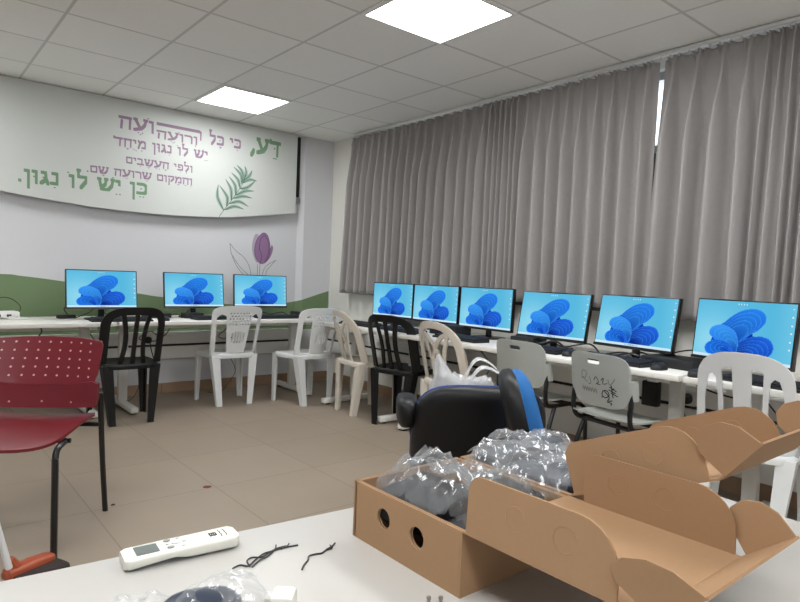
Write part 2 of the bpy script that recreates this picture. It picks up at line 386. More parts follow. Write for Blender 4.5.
GL = {
 'dalet': L([(.02, .88), (.70, .88)], [(.54, .88), (.52, .0)], [(.06, .88), (.02, 1.0)], w=.74),
 'ayin': L([(.72, .93), (.66, .5), (.46, .16), (.05, .0)], [(.10, .93), (.36, .26)], [(.04, .93), (.18, .93)], [(.62, .93), (.78, .93)], w=.82),
 'kaf': L([(.06, .88), (.44, .88), (.56, .76), (.57, .2), (.46, .09), (.04, .09)], w=.64),
 'yod': L([(.03, .88), (.20, .88), (.21, .60)], w=.30),
 'lamed': L([(.09, 1.42), (.10, .88), (.52, .88), (.52, .52), (.24, -.02)], [(.05, 1.42), (.16, 1.42)], w=.62),
 'he': L([(.02, .88), (.66, .88)], [(.62, .88), (.61, .0)], [(.15, .58), (.12, .0)], w=.72),
 'vav': L([(.03, .88), (.20, .88), (.21, .0)], w=.30),
 'resh': L([(.02, .88), (.44, .88), (.55, .74), (.55, .0)], w=.62),
 'shin': L([(.88, .93), (.82, .42), (.62, .07), (.22, .07)], [(.08, .93), (.22, .07)], [(.48, .93), (.44, .5), (.24, .26)], [(.02, .93), (.14, .93)], [(.42, .93), (.54, .93)], [(.80, .93), (.93, .93)], w=.96),
 'nun': L([(.10, .88), (.33, .88), (.34, .08), (.02, .08)], w=.42),
 'gimel': L([(.10, .88), (.28, .88), (.32, .35), (.42, .0)], [(.31, .30), (.05, .02)], w=.46),
 'nunsofit': L([(.03, .88), (.20, .88), (.21, -.42)], w=.30),
 'mem': L([(.06, .93), (.20, .62), (.07, .0)], [(.18, .62), (.36, .88), (.56, .88), (.66, .70), (.66, .09), (.40, .09)], w=.74),
 'het': L([(.04, .88), (.66, .88)], [(.61, .88), (.61, .0)], [(.13, .88), (.12, .0)], w=.72),
 'pe': L([(.12, .52), (.30, .50)], [(.12, .52), (.12, .88), (.48, .88), (.59, .76), (.59, .2), (.48, .09), (.05, .09)], w=.66),
 'bet': L([(.05, .88), (.42, .88), (.50, .76), (.50, .09)], [(.02, .09), (.66, .09)], w=.68),
 'memsofit': L([(.08, .88), (.62, .88), (.62, .09), (.11, .09), (.08, .88)], w=.70),
 'qof': L([(.04, .88), (.64, .88), (.63, .56), (.36, .16)], [(.15, .52), (.14, -.40)], w=.70),
 'comma': L([(.20, .12), (.14, -.06), (.03, -.24)], w=.30), 'period': L([(.08, .06), (.10, .06)], w=.22), 'space': (.38, ()),
}
# vowel points as dots / bars relative to letter: list of (dx from letter centre, y, width, height)
NK = {'patah': [(0, -.24, .30, .07)], 'qamats': [(0, -.22, .30, .07), (0, -.34, .07, .14)], 'hiriq': [(0, -.24, .1, .1)], 'tsere': [(-.1, -.24, .1, .1), (.1, -.24, .1, .1)], 'segol': [(-.12, -.22, .09, .09), (.12, -.22, .09, .09), (0, -.36, .09, .09)],
      'sheva': [(0, -.20, .09, .09), (0, -.36, .09, .09)], 'qubuts': [(-.14, -.2, .09, .09), (0, -.29, .09, .09), (.14, -.38, .09, .09)], 'holam': [(-.22, 1.14, .1, .1)], 'dagesh': [(-.05, .48, .1, .12)], 'shindot': [(.40, 1.14, .1, .1)], 'hataf': [(-.16, -.24, .24, .07), (.16, -.2, .08, .08), (.16, -.34, .08, .08)]}
def hull2(pts):
    pts = sorted(set(pts))
    def half(ps):
        h = []
        for p in ps:
            while len(h) > 1 and (h[-1][0]-h[-2][0])*(p[1]-h[-2][1])-(h[-1][1]-h[-2][1])*(p[0]-h[-2][0]) <= 0: h.pop()
            h.append(p)
        return h
    a, b = half(pts), half(pts[::-1]); return a[:-1]+b[:-1]
def write(part, mat, text, xr, xl, z, h, bold=1.0, stretch_roof=None):
    """letters set right to left from xr to xl on the board, baseline z, height h"""
    items = [t.split('+') for t in text.split()]
    out = []
    tot = sum(GL[i[0]][0] for i in items)+.10*(len(items)-1)
    sx = (xr-xl)/tot; x = xr; mb = MB()
    nx, ny = NIB[0]*bold, NIB[1]*bold
    cnt = [0]
    def quad(pts):
        cnt[0] += 1; e = (cnt[0] % 40)*.00002
        mb.prism([(p[0], PF, p[1]) for p in pts], (0, -.0006-e, 0))
    for it in items:
        w, st = GL[it[0]]; x0 = x-w*sx
        if it[0] == 'space': out.append(part_label(mb.build('lettering', mat, board, smooth=False), part)); mb = MB()
        for s_ in st:
            for p, q in zip(s_, s_[1:]):
                c = [(px_+a*nx, py_+b_*ny) for px_, py_ in (p, q) for a, b_ in ((-1, -.8), (1, -1), (1, .8), (-1, 1))]
                quad([(x0+u*sx, z+v*h) for u, v in hull2(c)])
        for n in it[1:]:
            for dx, y, ww, hh in NK[n]:
                cx = x0+w*sx/2+dx*sx
                quad([(cx+a*ww/2*sx, z+(y+b_*hh/2)*h) for a, b_ in ((-1, -1), (1, -1), (1, 1), (-1, 1))])
        x = x0-.10*sx
    part_label(mb.build('lettering', mat, board, smooth=False), part)
write('large green first word of the board', 'letter_green', 'dalet+dagesh+patah ayin comma', -.665, -.985, 2.318, .138, 1.3)
write('violet words after the green first word', 'letter_violet', 'kaf+dagesh+hiriq yod space kaf+dagesh+qamats lamed', -1.09, -1.405, 2.325, .085, 1.25)
write('violet word ending the top line', 'letter_violet', 'vav+holam ayin+segol he', -1.905, -2.195, 2.333, .098, 1.2)
mb = MB()
mb.prism([(-1.478, PF, 2.40), (-1.885, PF, 2.405), (-1.885, PF, 2.432), (-1.50, PF, 2.428), (-1.478, PF, 2.415)], (0, -.0006, 0))
mb.prism([(-1.478, PF, 2.41), (-1.492, PF, 2.41), (-1.492, PF, 2.335), (-1.480, PF, 2.335)], (0, -.0006, 0))
part_label(mb.build('lettering', 'letter_violet', board, smooth=False), 'long violet roof of the stretched letter')
write('small violet word under the long roof', 'letter_violet', 'vav+sheva resh vav+holam ayin+segol he', -1.515, -1.88, 2.297, .068, 1.15)
write('second violet line of the board', 'letter_violet', 'yod+tsere shin+shindot space lamed vav+holam space nun+hiriq gimel+dagesh vav+dagesh nunsofit space mem+sheva yod+qubuts het+qamats dalet', -1.415, -2.235, 2.178, .068, 1.2)
write('third violet line of the board', 'letter_violet', 'vav lamed+sheva pe+hiriq yod space he+qamats ayin+hataf shin+qamats bet+hiriq yod memsofit', -1.555, -2.135, 2.037, .056, 1.2)
write('fourth violet line of the board', 'letter_violet', 'vav+sheva he+patah mem+qamats qof vav memsofit space shin+segol resh vav ayin+segol he space shin+qamats memsofit period', -1.555, -2.44, 1.922, .056, 1.2)
write('large green last line of the board', 'letter_green', 'kaf+dagesh+tsere nunsofit space yod+tsere shin+shindot space lamed vav+holam space nun+hiriq gimel+dagesh vav+dagesh nunsofit period', -1.955, -2.925, 1.785, .098, 1.3)
def P3(p): v = at(195+p[0]/5.236, 110+p[1]/5.236, y=PF); return (v.x, v.z)
mb = MB(); md = MB()
STK = [0]
def pstroke(mb, pts, wid, off):
    r = []
    for i, p in enumerate(pts):
        a = pts[max(i-1, 0)]; b = pts[min(i+1, len(pts)-1)]; d = Vector((b[0]-a[0], b[1]-a[1])).normalized(); n = Vector((-d.y, d.x)); w = wid[i]/2
        r.append([(p[0]+n.x*w, PF-off, p[1]+n.y*w), (p[0]-n.x*w, PF-off, p[1]-n.y*w), (p[0]-n.x*w, PF-off-.0004, p[1]-n.y*w), (p[0]+n.x*w, PF-off-.0004, p[1]+n.y*w)])
    STK[0] += 1; e = STK[0]*.00002
    mb.loft([[(p[0], p[1]-(e if k > 1 else 0), p[2]) for k, p in enumerate(q)] for q in r])
st = catmull([P3(p) for p in ((125, 560), (150, 525), (200, 460), (250, 385), (262, 340))], 6)
pstroke(md, st, [.005]*len(st), .0012)
for b0, mid, tip in (((150, 525), (118, 455), (122, 390)), ((165, 505), (168, 455), (128, 395)), ((190, 475), (188, 415), (160, 362)), ((213, 448), (210, 395), (178, 348)), ((235, 408), (225, 365), (190, 328)), ((245, 388), (240, 340), (203, 298)), ((250, 378), (248, 325), (219, 288)), ((255, 368), (268, 330), (261, 293)), ((258, 368), (285, 345), (299, 317)),
                     ((250, 382), (285, 365), (324, 372)), ((235, 412), (275, 405), (318, 370)), ((215, 446), (262, 425), (309, 425)), ((200, 463), (250, 452), (299, 462)), ((180, 490), (232, 480), (280, 507)), ((155, 523), (205, 505), (256, 520))):
    pts = catmull([P3(b0), P3(mid), P3(tip)], 5); n = len(pts)
    wd = [max(.002, .034*math.sin(PI*min(1, (i/(n-1))**.8))) for i in range(n)]
    pstroke(mb, pts, wd, 0); pstroke(md, pts, [.008*(1-.6*i/n) for i in range(n)], .0012)
part_label(mb.build('leaf_sprig', 'leaf', board, smooth=False), 'printed green leaf sprig on the board')
md.build('leaf_veins', 'leaf_dark', board, smooth=False)

# ------------------------------------------------------------------ curtains
def curtain(label, ya, yb, pitches, ztop, zhem, seed, flare=(0, 0)):
    """pinch-pleated curtain from ya (far) to yb (near); pitches gives the relative width of each pleat"""
    rnd = random.Random(seed); n = len(pitches); tot = sum(pitches); NU = 18; NV = 44
    ys = [0]
    for p in pitches: ys.append(ys[-1]+p/tot)
    amp = [rnd.uniform(.75, 1.25) for _ in range(n+1)]; drift = [rnd.uniform(-.35, .35) for _ in range(n+1)]
    mb = MB()
    def fn(u, v):
        k = min(int(u*n), n-1); t = u*n-k
        v = v**1.35
        pw = (ys[k+1]-ys[k])*abs(yb-ya)
        d = v*(ztop-zhem)
        # three-fingered pinch near the top, long round tubes below it
        wa = min(1, max(0, (d-.09)/.45)); wa = wa*wa*(3-2*wa)
        q = t-.5; A_ = (amp[k]*(1-t)+amp[k+1]*t)*min(.125, .55*pw+.04)
        if d < .09:
            sp = .25*(1-d/.09)+.02
            head = (math.exp(-(q/.07)**2)+math.exp(-((q-sp)/.07)**2)*(1-d/.09)+math.exp(-((q+sp)/.07)**2)*(1-d/.09))*(.050+.012*d/.09)
        else: head = 0
        wd_ = .075+.135*wa
        low = math.exp(-(abs(q)/wd_)**2.2)*(.062+(A_-.062)*wa)
        x = -.055-max(head, low if d >= .09 else 0)
        y = ya+(yb-ya)*(ys[k]+(ys[k+1]-ys[k])*t)
        y += (drift[k]*(1-t)+drift[k+1]*t)*pw*v*wa*.8
        y += flare[0]*v*(1-u)+flare[1]*v*u
        z = ztop-d+(.010*math.exp(-(q/.2)**2)-.012 if v == 0 else 0)
        return Vector((x-.018*v, y, z))
    nu = NU*n
    V = [[mb.bm.verts.new(fn(i/nu, j/NV)) for j in range(NV+1)] for i in range(nu+1)]
    for i in range(nu):
        for j in range(NV): mb.bm.faces.new((V[i][j], V[i+1][j], V[i+1][j+1], V[i][j+1]))
    o = mb.build('curtain', 'curtain', smooth=True, ang=180)
    md = o.modifiers.new('cloth', 'SOLIDIFY'); md.thickness = .003
    return tag(o, label, 'curtain', 'grey pleated curtains')
curtain('grey pleated curtain nearest the lettered wall', -.50, -2.385, [1]*17, 2.535, .965, 3, (.06, 0))
curtain('grey pleated curtain in the middle, ending at the bright gap', -2.365, -3.738, [.7, .55, .55, .6, .6, .75]+[1.25]*9, 2.535, 1.0, 8, (0, .0))
curtain('grey pleated curtain right of the bright gap, behind the nearest monitors', -3.774, -5.9, [1.25, 1.2, 1.2, 1.1, .55, .5, .5, .5, .5, .55, .6, .7, .9]+[1]*8, 2.535, .96, 5, (.05, 0))
mb = MB().box((-.075, -3.25, 2.558), (.04, 5.4, .022), bevel=.004)
for i in range(90): mb.box((-.075, -.62-i*.058, 2.538), (.008, .012, .022))
tag(mb.build('curtain_rail', 'rail', smooth=False), 'white curtain rail under the ceiling along the window wall', 'rail')

# ------------------------------------------------------------------ desks
DZ = .725
def desk(label, cx, cy, rotz, length, depth, legs, tray=None):
    t = thing('computer_desk', label, 'desk', (cx, cy, 0), rotz, 'white computer desks')
    MB().box((0, 0, DZ-.015), (length, depth, .03), bevel=.004).build('desktop', 'desk', t)
    MB().box((0, .06, DZ-.06), (length-.16, .04, .055)).build('crossbar', 'deskmetal', t, smooth=False)
    for x in legs:
        l = MB().box((x, .02, .375), (.07, .05, .64), bevel=.006)
        l.box((x, -.02, .035), (.06, depth-.06, .045), bevel=.012); l.box((x, 0, DZ-.045), (.05, depth-.14, .03))
        lo = l.build('leg', 'deskmetal', t)
        for gy in (-depth/2+.07, depth/2-.09):
            MB().loft([[(p[0], p[1], z) for p in superell(.016, .016, 2, 12, (x, gy))] for z in (0, .014)]).build('glide', 'blackmat', lo)
    if tray is not None:
        MB().box((tray, -depth/2+.22, DZ-.052), (.30, .26, .04), bevel=.004).build('drawer_tray', 'deskmetal', t)
    return t
desk('white desk along the mural wall under the three monitors', -1.36, -.44, 0, 1.96, .68, (-.86, .71))
desk('white desk by the left edge of the photo, behind the red chair', -3.36, -.44, 0, 2.0, .68, (-.86, .85))
rd = .66
desk('short white desk nearest the room corner at the window wall', -.765+rd/2, -1.56, -PI/2, 1.06, rd, (-.41, .40))
desk('white desk under the middle of the curtains with two grey school chairs', -.765+rd/2, -3.20, -PI/2, 2.2, rd, (-.98, .93), .66)
desk('white desk at the right edge behind the white slatted chair', -.765+rd/2, -5.22, -PI/2, 1.80, rd, (-.7, .78))

# ------------------------------------------------------------------ monitors
def srgb(c): return np.array(lin(c))
def wallpaper(nx=144, ny=81):
    """blue ribbons folding over each other, on a pale blue ground"""
    yy, xx = np.mgrid[0:ny, 0:nx]; X = (xx+.5)/nx; Y = (yy+.5)/ny
    img = np.zeros((ny, nx, 3)); 
    a = np.array([88, 184, 222.]); b = np.array([150, 218, 240.])
    t = np.clip(np.exp(-((X-.18)**2/.10+(Y-.25)**2/.3))*.9+.35*(X > .8)*(X-.8)/.2, 0, 1)
    img[:] = a+(b-a)*t[..., None]
    def inside(poly):
        res = np.zeros(X.shape, bool); n = len(poly)
        for i in range(n):
            x0, y0 = poly[i]; x1, y1 = poly[(i+1) % n]
            if y0 == y1: continue
            c = ((y0 > Y) != (y1 > Y)) & (X < (x1-x0)*(Y-y0)/(y1-y0)+x0); res ^= c
        return res
    def dist(poly):
        d = np.full(X.shape, 9.); n = len(poly)
        for i in range(n):
            x0, y0 = poly[i]; x1, y1 = poly[(i+1) % n]; vx, vy = (x1-x0)*1.78, y1-y0; L2 = vx*vx+vy*vy+1e-9
            px, py = (X-x0)*1.78, Y-y0; s = np.clip((px*vx+py*vy)/L2, 0, 1)
            d = np.minimum(d, np.hypot(px-s*vx, py-s*vy))
        return d
    def petal(pts, c0, c1, ang, glow=1.):
        poly = catmull(pts, 6, True); m = inside(poly); d = dist(poly)
        s = X*math.cos(ang)*1.2+Y*math.sin(ang); lo, hi = s[m].min(), s[m].max(); g_ = ((s-lo)/(hi-lo+1e-6))[..., None]
        col = np.array(c0)*(1-g_)+np.array(c1)*g_
        hl = ((np.exp(-(d/.012)**2)*.75+np.exp(-d/.06)*.15)*glow)[..., None]
        col = col*(1-hl*.7)+np.array([80, 176, 250.])*hl*.7
        img[m] = col[m]
    def family(pts, piv, scales, turn, c0, c1, ang, glow):
        for k, sc in enumerate(scales):
            c, s_ = math.cos(turn*k), math.sin(turn*k); q = []
            for x, y in pts:
                dx, dy = (x-piv[0])*1.78*sc, (y-piv[1])*sc
                q.append((piv[0]+(c*dx-s_*dy)/1.78, piv[1]+s_*dx+c*dy))
            f = k/len(scales)
            petal(q, [u*(1-.25*f) for u in c0], [u*(1-.12*f) for u in c1], ang, glow)
    petal([(.22, .04), (.22, .45), (.36, .66), (.60, .66), (.62, .44), (.74, .36), (.72, .04)], (18, 62, 188), (12, 48, 160), 0, .2)
    family([(.30, .10), (.24, .40), (.31, .62), (.45, .82), (.59, .89), (.70, .84), (.73, .69), (.66, .53), (.56, .40), (.49, .15)], (.44, .12), (1, .90, .80, .70, .60), R_(3), (8, 50, 180), (40, 128, 236), 1.2, .8)
    family([(.46, .04), (.46, .24), (.55, .37), (.67, .44), (.78, .41), (.83, .28), (.80, .14), (.69, .045)], (.50, .08), (1, .86, .72, .58, .44), R_(-3), (6, 30, 135), (34, 100, 224), .9, .6)
    family([(.42, .04), (.24, .30), (.16, .40), (.18, .52), (.27, .58), (.38, .54), (.46, .42), (.48, .15)], (.43, .08), (1, .86, .73, .60, .48), R_(-6), (14, 74, 208), (56, 152, 246), 2.0, .95)
    family([(.42, .04), (.20, .04), (.13, .12), (.15, .24), (.25, .31), (.37, .28), (.44, .14)], (.38, .05), (1, .80, .62, .45), R_(-8), (30, 116, 232), (10, 62, 200), .3, .9)
    img[Y < .045] = (205, 232, 246)
    for i in range(9):
        m = (abs(X-(.42+i*.02)) < .005) & (abs(Y-.022) < .011); img[m] = (90, 140, 190)
    for i in range(4): img[(abs(X-(.44+i*.028)) < .005) & (abs(Y-.945) < .012)] = (235, 240, 240)
    for i in range(6): img[(abs(X-.972) < .006) & (abs(Y-(.92-i*.13)) < .012)] = (235, 240, 240)
    return np.clip(img, 0, 255)
WP = wallpaper()
WM, HM = .5205, .310
def monitor_proto():
    t = thing('monitor', '', 'monitor', (0, 0, 0), 0, 'computer monitors with a blue ribbon wallpaper')
    hz = .065
    mb = MB(); mb.box((0, .018, hz+HM/2), (WM, .030, HM), bevel=.004); mb.box((0, .045, hz+HM*.45), (WM*.55, .03, HM*.55), bevel=.012)
    mb.box((0, -.0005, hz+.006), (WM-.004, .006, .012))
    mb.build('housing', 'bezel', t)
    bt, bs, bb = .008, .008, .016
    ny, nx = WP.shape[:2]; vs = []; fs = []
    for j in range(ny+1):
        for i in range(nx+1): vs.append((-WM/2+bs+(WM-2*bs)*i/nx, .0022, hz+bb+(HM-bt-bb)*j/ny))
    for j in range(ny):
        for i in range(nx): k = j*(nx+1)+i; fs.append((k, k+1, k+nx+2, k+nx+1))
    me = bpy.data.meshes.new('screen'); me.from_pydata(vs, [], fs)
    ca = me.color_attributes.new('picture', 'FLOAT_COLOR', 'CORNER')
    lw = WP/255.; lw = np.where(lw <= .04045, lw/12.92, ((lw+.055)/1.055)**2.4)
    arr = np.ones((ny*nx, 4, 4), np.float32); arr[:, :, :3] = lw.reshape(-1, 1, 3)
    ca.data.foreach_set('color', arr.ravel()); me.materials.append(M['screen'])
    s_ = bpy.data.objects.new('screen', me); COL.objects.link(s_); s_.parent = t; part_label(s_, 'lit screen with blue ribbon wallpaper')
    MB().box((0, .060, .09), (.045, .018, .18), bevel=.004).box((0, .052, .165), (.06, .04, .05), bevel=.006).build('neck', 'bezel', t)
    MB().loft([[(p[0], p[1]+.06, z) for p in superell(.115*s, .085*s, 5, 32)] for z, s in ((0, 1), (.006, 1), (.011, .96))]).build('stand_base', 'bezel', t)
    return t
mon = None
for x, y, yaw, zb, tl, lab in ((-2.399, -0.502, -1.3, 0.81, 8.3, 'leftmost monitor on the mural wall desk'),
        (-1.636, -0.439, -4.1, 0.813, 10, 'middle monitor on the mural wall desk'),
        (-0.966, -0.358, -7.8, 0.81, 6.3, 'monitor on the mural wall desk nearest the room corner, under the tulip'),
        (-0.25, -1.447, -86.4, 0.784, 1.4, 'window wall monitor nearest the room corner, behind the black chair'),
        (-0.25, -2.001, -88.2, 0.784, 2.3, 'second window wall monitor from the room corner'),
        (-0.351, -2.646, -90.6, 0.787, 2.3, 'third window wall monitor, behind the cream crossed-back chair and grey chair'),
        (-0.424, -3.279, -88.2, 0.786, 11.7, 'fourth window wall monitor, behind the first grey school chair'),
        (-0.43, -3.849, -97, 0.79, 10.7, 'fifth window wall monitor, behind the scribbled grey chair'),
        (-0.531, -4.468, -103.8, 0.793, 6.1, 'largest monitor at the right edge, behind the white slatted chair')):
    if mon is None: mon = monitor_proto(); o = mon
    else: o = copy_tree(mon)
    o.location = (x, y, DZ); o.rotation_euler = (0, 0, R_(yaw)); o['label'] = lab
    for c in o.children:
        if c.name.split('.')[0] in ('housing', 'screen'): c.location = (0, -math.sin(R_(tl))*(zb-DZ), zb-DZ-.065); c.rotation_euler.x = -R_(tl)

# ------------------------------------------------------------------ keyboards, mice, boxes, cables
kb0 = None
def keyboard(x, y, rot, lab):
    global kb0
    if kb0 is None:
        kb0 = thing('keyboard', lab, 'keyboard', (x, y, DZ), R_(rot), 'black keyboards')
        mb = MB(); mb.loft([[(-.22, -.07, 0), (.22, -.07, 0), (.22, .07, 0), (-.22, .07, 0)], [(-.22, -.07, .012), (.22, -.07, .012), (.22, .07, .024), (-.22, .07, .024)]])
        mb.build('case', 'blackmat', kb0, smooth=False)
        mb = MB()
        for r in range(6):
            for c in range(20):
                mb.box((-.20+c*.021, .052-r*.0205, .0135+.012*(.122-r*.0205)/.14+.004), (.017, .017, .009))
        mb.build('keys', 'key', kb0, smooth=False); o = kb0
    else: o = copy_tree(kb0, lab, (x, y, DZ), R_(rot))
    return o
keyboard(-2.30, -.655, -2, 'black keyboard in front of the leftmost monitor'); keyboard(-1.50, -.62, 2, 'black keyboard before the middle mural wall monitor'); keyboard(-.90, -.60, -3, 'black keyboard under the tulip monitor')
keyboard(-.60, -1.47, -88, 'black keyboard behind the black window wall chair'); keyboard(-.60, -2.02, -90, 'black keyboard before the second window wall monitor'); keyboard(-.60, -2.66, -93, 'black keyboard behind the cream chair with crossed back slats')
keyboard(-.60, -3.30, -90, 'black keyboard between the two grey school chairs'); keyboard(-.60, -3.85, -96, 'black keyboard behind the scribbled grey chair'); keyboard(-.66, -4.68, -100, 'black keyboard seen through the white slatted chair')
ms0 = None
def mouse(x, y, rot, lab):
    global ms0
    if ms0 is None:
        ms0 = thing('computer_mouse', lab, 'mouse', (x, y, DZ), R_(rot), 'black mice on the desks')
        rings = [[(p[0], p[1], z) for p in superell(.032*s, .056*s, 2.4, 24)] for z, s in ((0, .96), (.008, 1), (.02, .95), (.029, .78), (.034, .5), (.036, .15))]
        MB().loft(rings).build('shell', 'blackmat', ms0)
        MB().box((0, .028, .0335), (.007, .018, .006), bevel=.002).build('wheel', 'key', ms0)
    else: copy_tree(ms0, lab, (x, y, DZ), R_(rot))
mouse(-1.97, -.66, 5, 'black mouse beside the leftmost keyboard'); mouse(-.60, -.56, 0, 'black mouse at the corner end of the mural wall desk'); mouse(-.645, -4.14, -95, 'black mouse right of the scribbled grey chair'); mouse(-.70, -4.35, -80, 'black mouse beside the white slatted chair'); mouse(-.62, -3.58, -90, 'black mouse between the fourth and fifth monitors')
def blackbox(name, lab, cat, x, y, z, d, rot, mat='blackmat', bev=.006):
    o = MB().box((0, 0, d[2]/2), d, bevel=bev).build(name, mat, loc=(x, y, z), rotz=R_(rot)); return tag(o, lab, cat)
blackbox('power_adapter', 'small black power adapter left of the leftmost monitor', 'adapter', -2.62, -.32, DZ, (.13, .06, .03), 8)
blackbox('mini_computer', 'flat black box between the leftmost and middle monitors', 'computer', -1.93, -.33, DZ, (.19, .18, .04), 4)
blackbox('mini_computer', 'flat black box under the middle monitor', 'computer', -1.66, -.44, DZ, (.17, .10, .045), 2)
blackbox('mini_computer', 'flat black box beside the tulip monitor toward the corner', 'computer', -.50, -.36, DZ, (.20, .18, .045), 3)
blackbox('mini_computer', 'flat black box on the desk between the fifth and largest monitors', 'computer', -.43, -4.13, DZ, (.22, .30, .05), -8)
blackbox('mini_computer', 'black box behind the first grey school chair, under the fourth monitor', 'computer', -.40, -3.10, DZ, (.16, .18, .06), 5)
blackbox('mini_computer', 'black box under the third window wall monitor', 'computer', -.36, -2.38, DZ, (.16, .16, .075), 0)
blackbox('mini_computer', 'black box behind the cream crossed-back chair under the second monitor', 'computer', -.42, -2.24, DZ, (.12, .07, .06), 0)
# white switch box at the left edge
t = thing('network_switch', 'white network box with cables at the far left end of the desk', 'switch', (-3.02, -.24, DZ), R_(10))
MB().box((0, 0, .03), (.17, .12, .05), bevel=.012).build('case', 'socket', t)
for i in range(2): MB().box((-.06+i*.07, -.062, .025), (.03, .006, .018)).build('port', 'dark', t, smooth=False)
for i in range(3): MB().tube(catmull([(-.04+i*.05, -.06, .02), (-.02+i*.05, -.10, .012), (.04+i*.03, -.13, .006), (.12, -.15+.02*i, .005)], 5), .004).build('plug_lead', 'socket', t)
tag(MB().tube(catmull([(-3.10, -.12, DZ+.01), (-3.06, -.1, .86), (-2.97, -.1, .87), (-2.90, -.12, .80), (-2.95, -.16, DZ+.006), (-2.98, -.19, DZ+.006)], 6), .003).build('cable', 'cable'), 'thin dark cable looping up against the green wall at the far left', 'cable')
# loose sheets and a tray on the window-wall trunking near the corner
t = thing('document_tray', 'white flat tray lying on the trunking between corner and curtain', 'tray', (-.075, -.66, .571), 0)
MB().box((0, 0, .012), (.12, .34, .024), bevel=.005).build('tray', 'socket', t)
part_label(MB().box((-.005, .02, .034), (.10, .27, .018), bevel=.004, rot=Matrix.Rotation(.06, 3, 'Z')).build('lid', 'trunk', t), 'loose white lid on the tray')
# wall sockets
def socket(lab, loc, rot, n=1):
    t = thing('wall_socket', lab, 'socket', loc, rot)
    MB().box((0, -.008, 0), (.085*n, .016, .085), bevel=.006).build('plate', 'socket', t)
    for i in range(n):
        x = (i-(n-1)/2)*.08
        MB().loft([[(x+p[0], y, p[1]) for p in superell(.022, .022, 2, 20)] for y in (-.0165, -.0185)]).build('outlet', 'button_pale', t)
socket('white socket box on the trunking behind the black chair at the mural wall', (-1.92, -.058, .505), 0)
socket('white wall socket below the trunking beside the lattice-back chair at the corner', (0, -.42, .275), -PI/2)
socket('white socket on the window wall trunking behind the cream chair', (-.058, -1.05, .50), -PI/2)
socket('white socket under the desk beside the hanging black adapter', (-.058, -4.03, .50), -PI/2)
socket('white socket on the trunking behind the white slatted chair', (-.058, -4.62, .50), -PI/2)
def plug(lab, loc, rot):
    t = thing('plug', lab, 'plug', loc, rot)
    MB().loft([[(p[0], y, p[1]) for p in superell(r, r, 2.5, 18)] for y, r in ((0, .03), (-.03, .03), (-.045, .02))]).build('body', 'blackmat', t)
    MB().tube(catmull([(0, -.04, 0), (0, -.07, -.02), (.02, -.06, -.10), (.06, -.03, -.20)], 5), .005).build('lead', 'cable', t)
plug('black plug in the trunking socket behind the black mural wall chair', (-1.92, -.0765, .505), 0)
plug('black plug under the desk left of the white slatted chair', (-.0765, -4.03, .50), -PI/2)
plug('black plug seen through the slats of the white slatted chair', (-.0765, -4.62, .50), -PI/2)
blackbox('power_adapter', 'black power adapter hanging under the desk behind the scribbled grey chair', 'adapter', -.14, -3.84, .43, (.05, .10, .15), 0)
blackbox('power_adapter', 'black power adapter hanging behind the first grey school chair', 'adapter', -.14, -3.43, .45, (.05, .08, .12), 0)
def cable(lab, pts, r=.004, mat='cable'):
    return tag(MB().tube(catmull(pts, 7), r, 6).build('cable', mat), lab, 'cable')
z0 = DZ+.005
cable('black cable arching from the leftmost monitor to its adapter', [(-2.60, -.30, z0+.02), (-2.63, -.29, .80), (-2.58, -.33, .85), (-2.50, -.36, .86)])
cable('black cables drooping behind the leftmost monitor', [(-2.55, -.32, z0), (-2.46, -.33, .77), (-2.40, -.31, .80), (-2.30, -.34, .75), (-2.20, -.30, .79)])
cable('black cable beside the black box and the middle monitor', [(-1.90, -.40, z0), (-1.80, -.42, .76), (-1.72, -.36, .74), (-1.62, -.30, .80)])
cable('black cable hanging under the desk edge left of the black chair', [(-2.44, -.3, .70), (-2.46, -.35, .62), (-2.40, -.36, .50), (-2.44, -.30, .40)])
cable('looped black cable hanging right of the black mural wall chair', [(-1.80, -.14, .69), (-1.76, -.16, .60), (-1.86, -.12, .50), (-2.0, -.10, .52), (-1.90, -.09, .58), (-1.82, -.10, .52)])
cable('thin cable trailing to the floor behind the black mural wall chair', [(-1.95, -.09, .32), (-1.97, -.12, .2), (-2.05, -.2, .05), (-2.12, -.24, .006)], .003)
cable('black cable hanging behind the first lattice-back chair', [(-1.22, -.14, .70), (-1.20, -.16, .62), (-1.28, -.12, .52), (-1.14, -.10, .50), (-1.10, -.14, .64)])
cable('dark cable on the floor behind the first lattice-back chair', [(-1.14, -.10, .30), (-1.10, -.12, .18), (-1.18, -.16, .08), (-1.28, -.2, .006), (-1.40, -.18, .006)], .003)
cable('black cable coil under the tulip monitor', [(-1.10, -.46, z0), (-1.0, -.44, .77), (-.9, -.42, .75), (-.8, -.46, .77), (-.7, -.44, z0)])
cable('black cable under the desk behind the black window wall chair', [(-.16, -1.62, .69), (-.14, -1.72, .55), (-.12, -1.86, .52), (-.12, -2.0, .62), (-.16, -2.1, .69)])
cable('black cable loop hanging below the desk left of the first grey chair', [(-.60, -2.64, .69), (-.52, -2.66, .52), (-.45, -2.74, .46), (-.50, -2.86, .56), (-.6, -2.84, .69)])
cable('black cables tangled below the fourth monitor', [(-.48, -3.0, z0), (-.46, -3.1, .77), (-.50, -3.22, .75), (-.44, -3.34, .78), (-.48, -3.46, .75), (-.44, -3.56, z0)], .006)
cable('second black cable tangled below the fourth monitor', [(-.40, -3.15, z0), (-.38, -3.28, .76), (-.42, -3.4, .75), (-.36, -3.54, .78), (-.42, -3.66, z0)], .005)
cable('black cables tangled below the fifth monitor', [(-.42, -3.66, z0), (-.44, -3.78, .76), (-.50, -3.90, .77), (-.46, -4.0, .75), (-.40, -4.06, .78), (-.36, -4.10, .77)], .006)
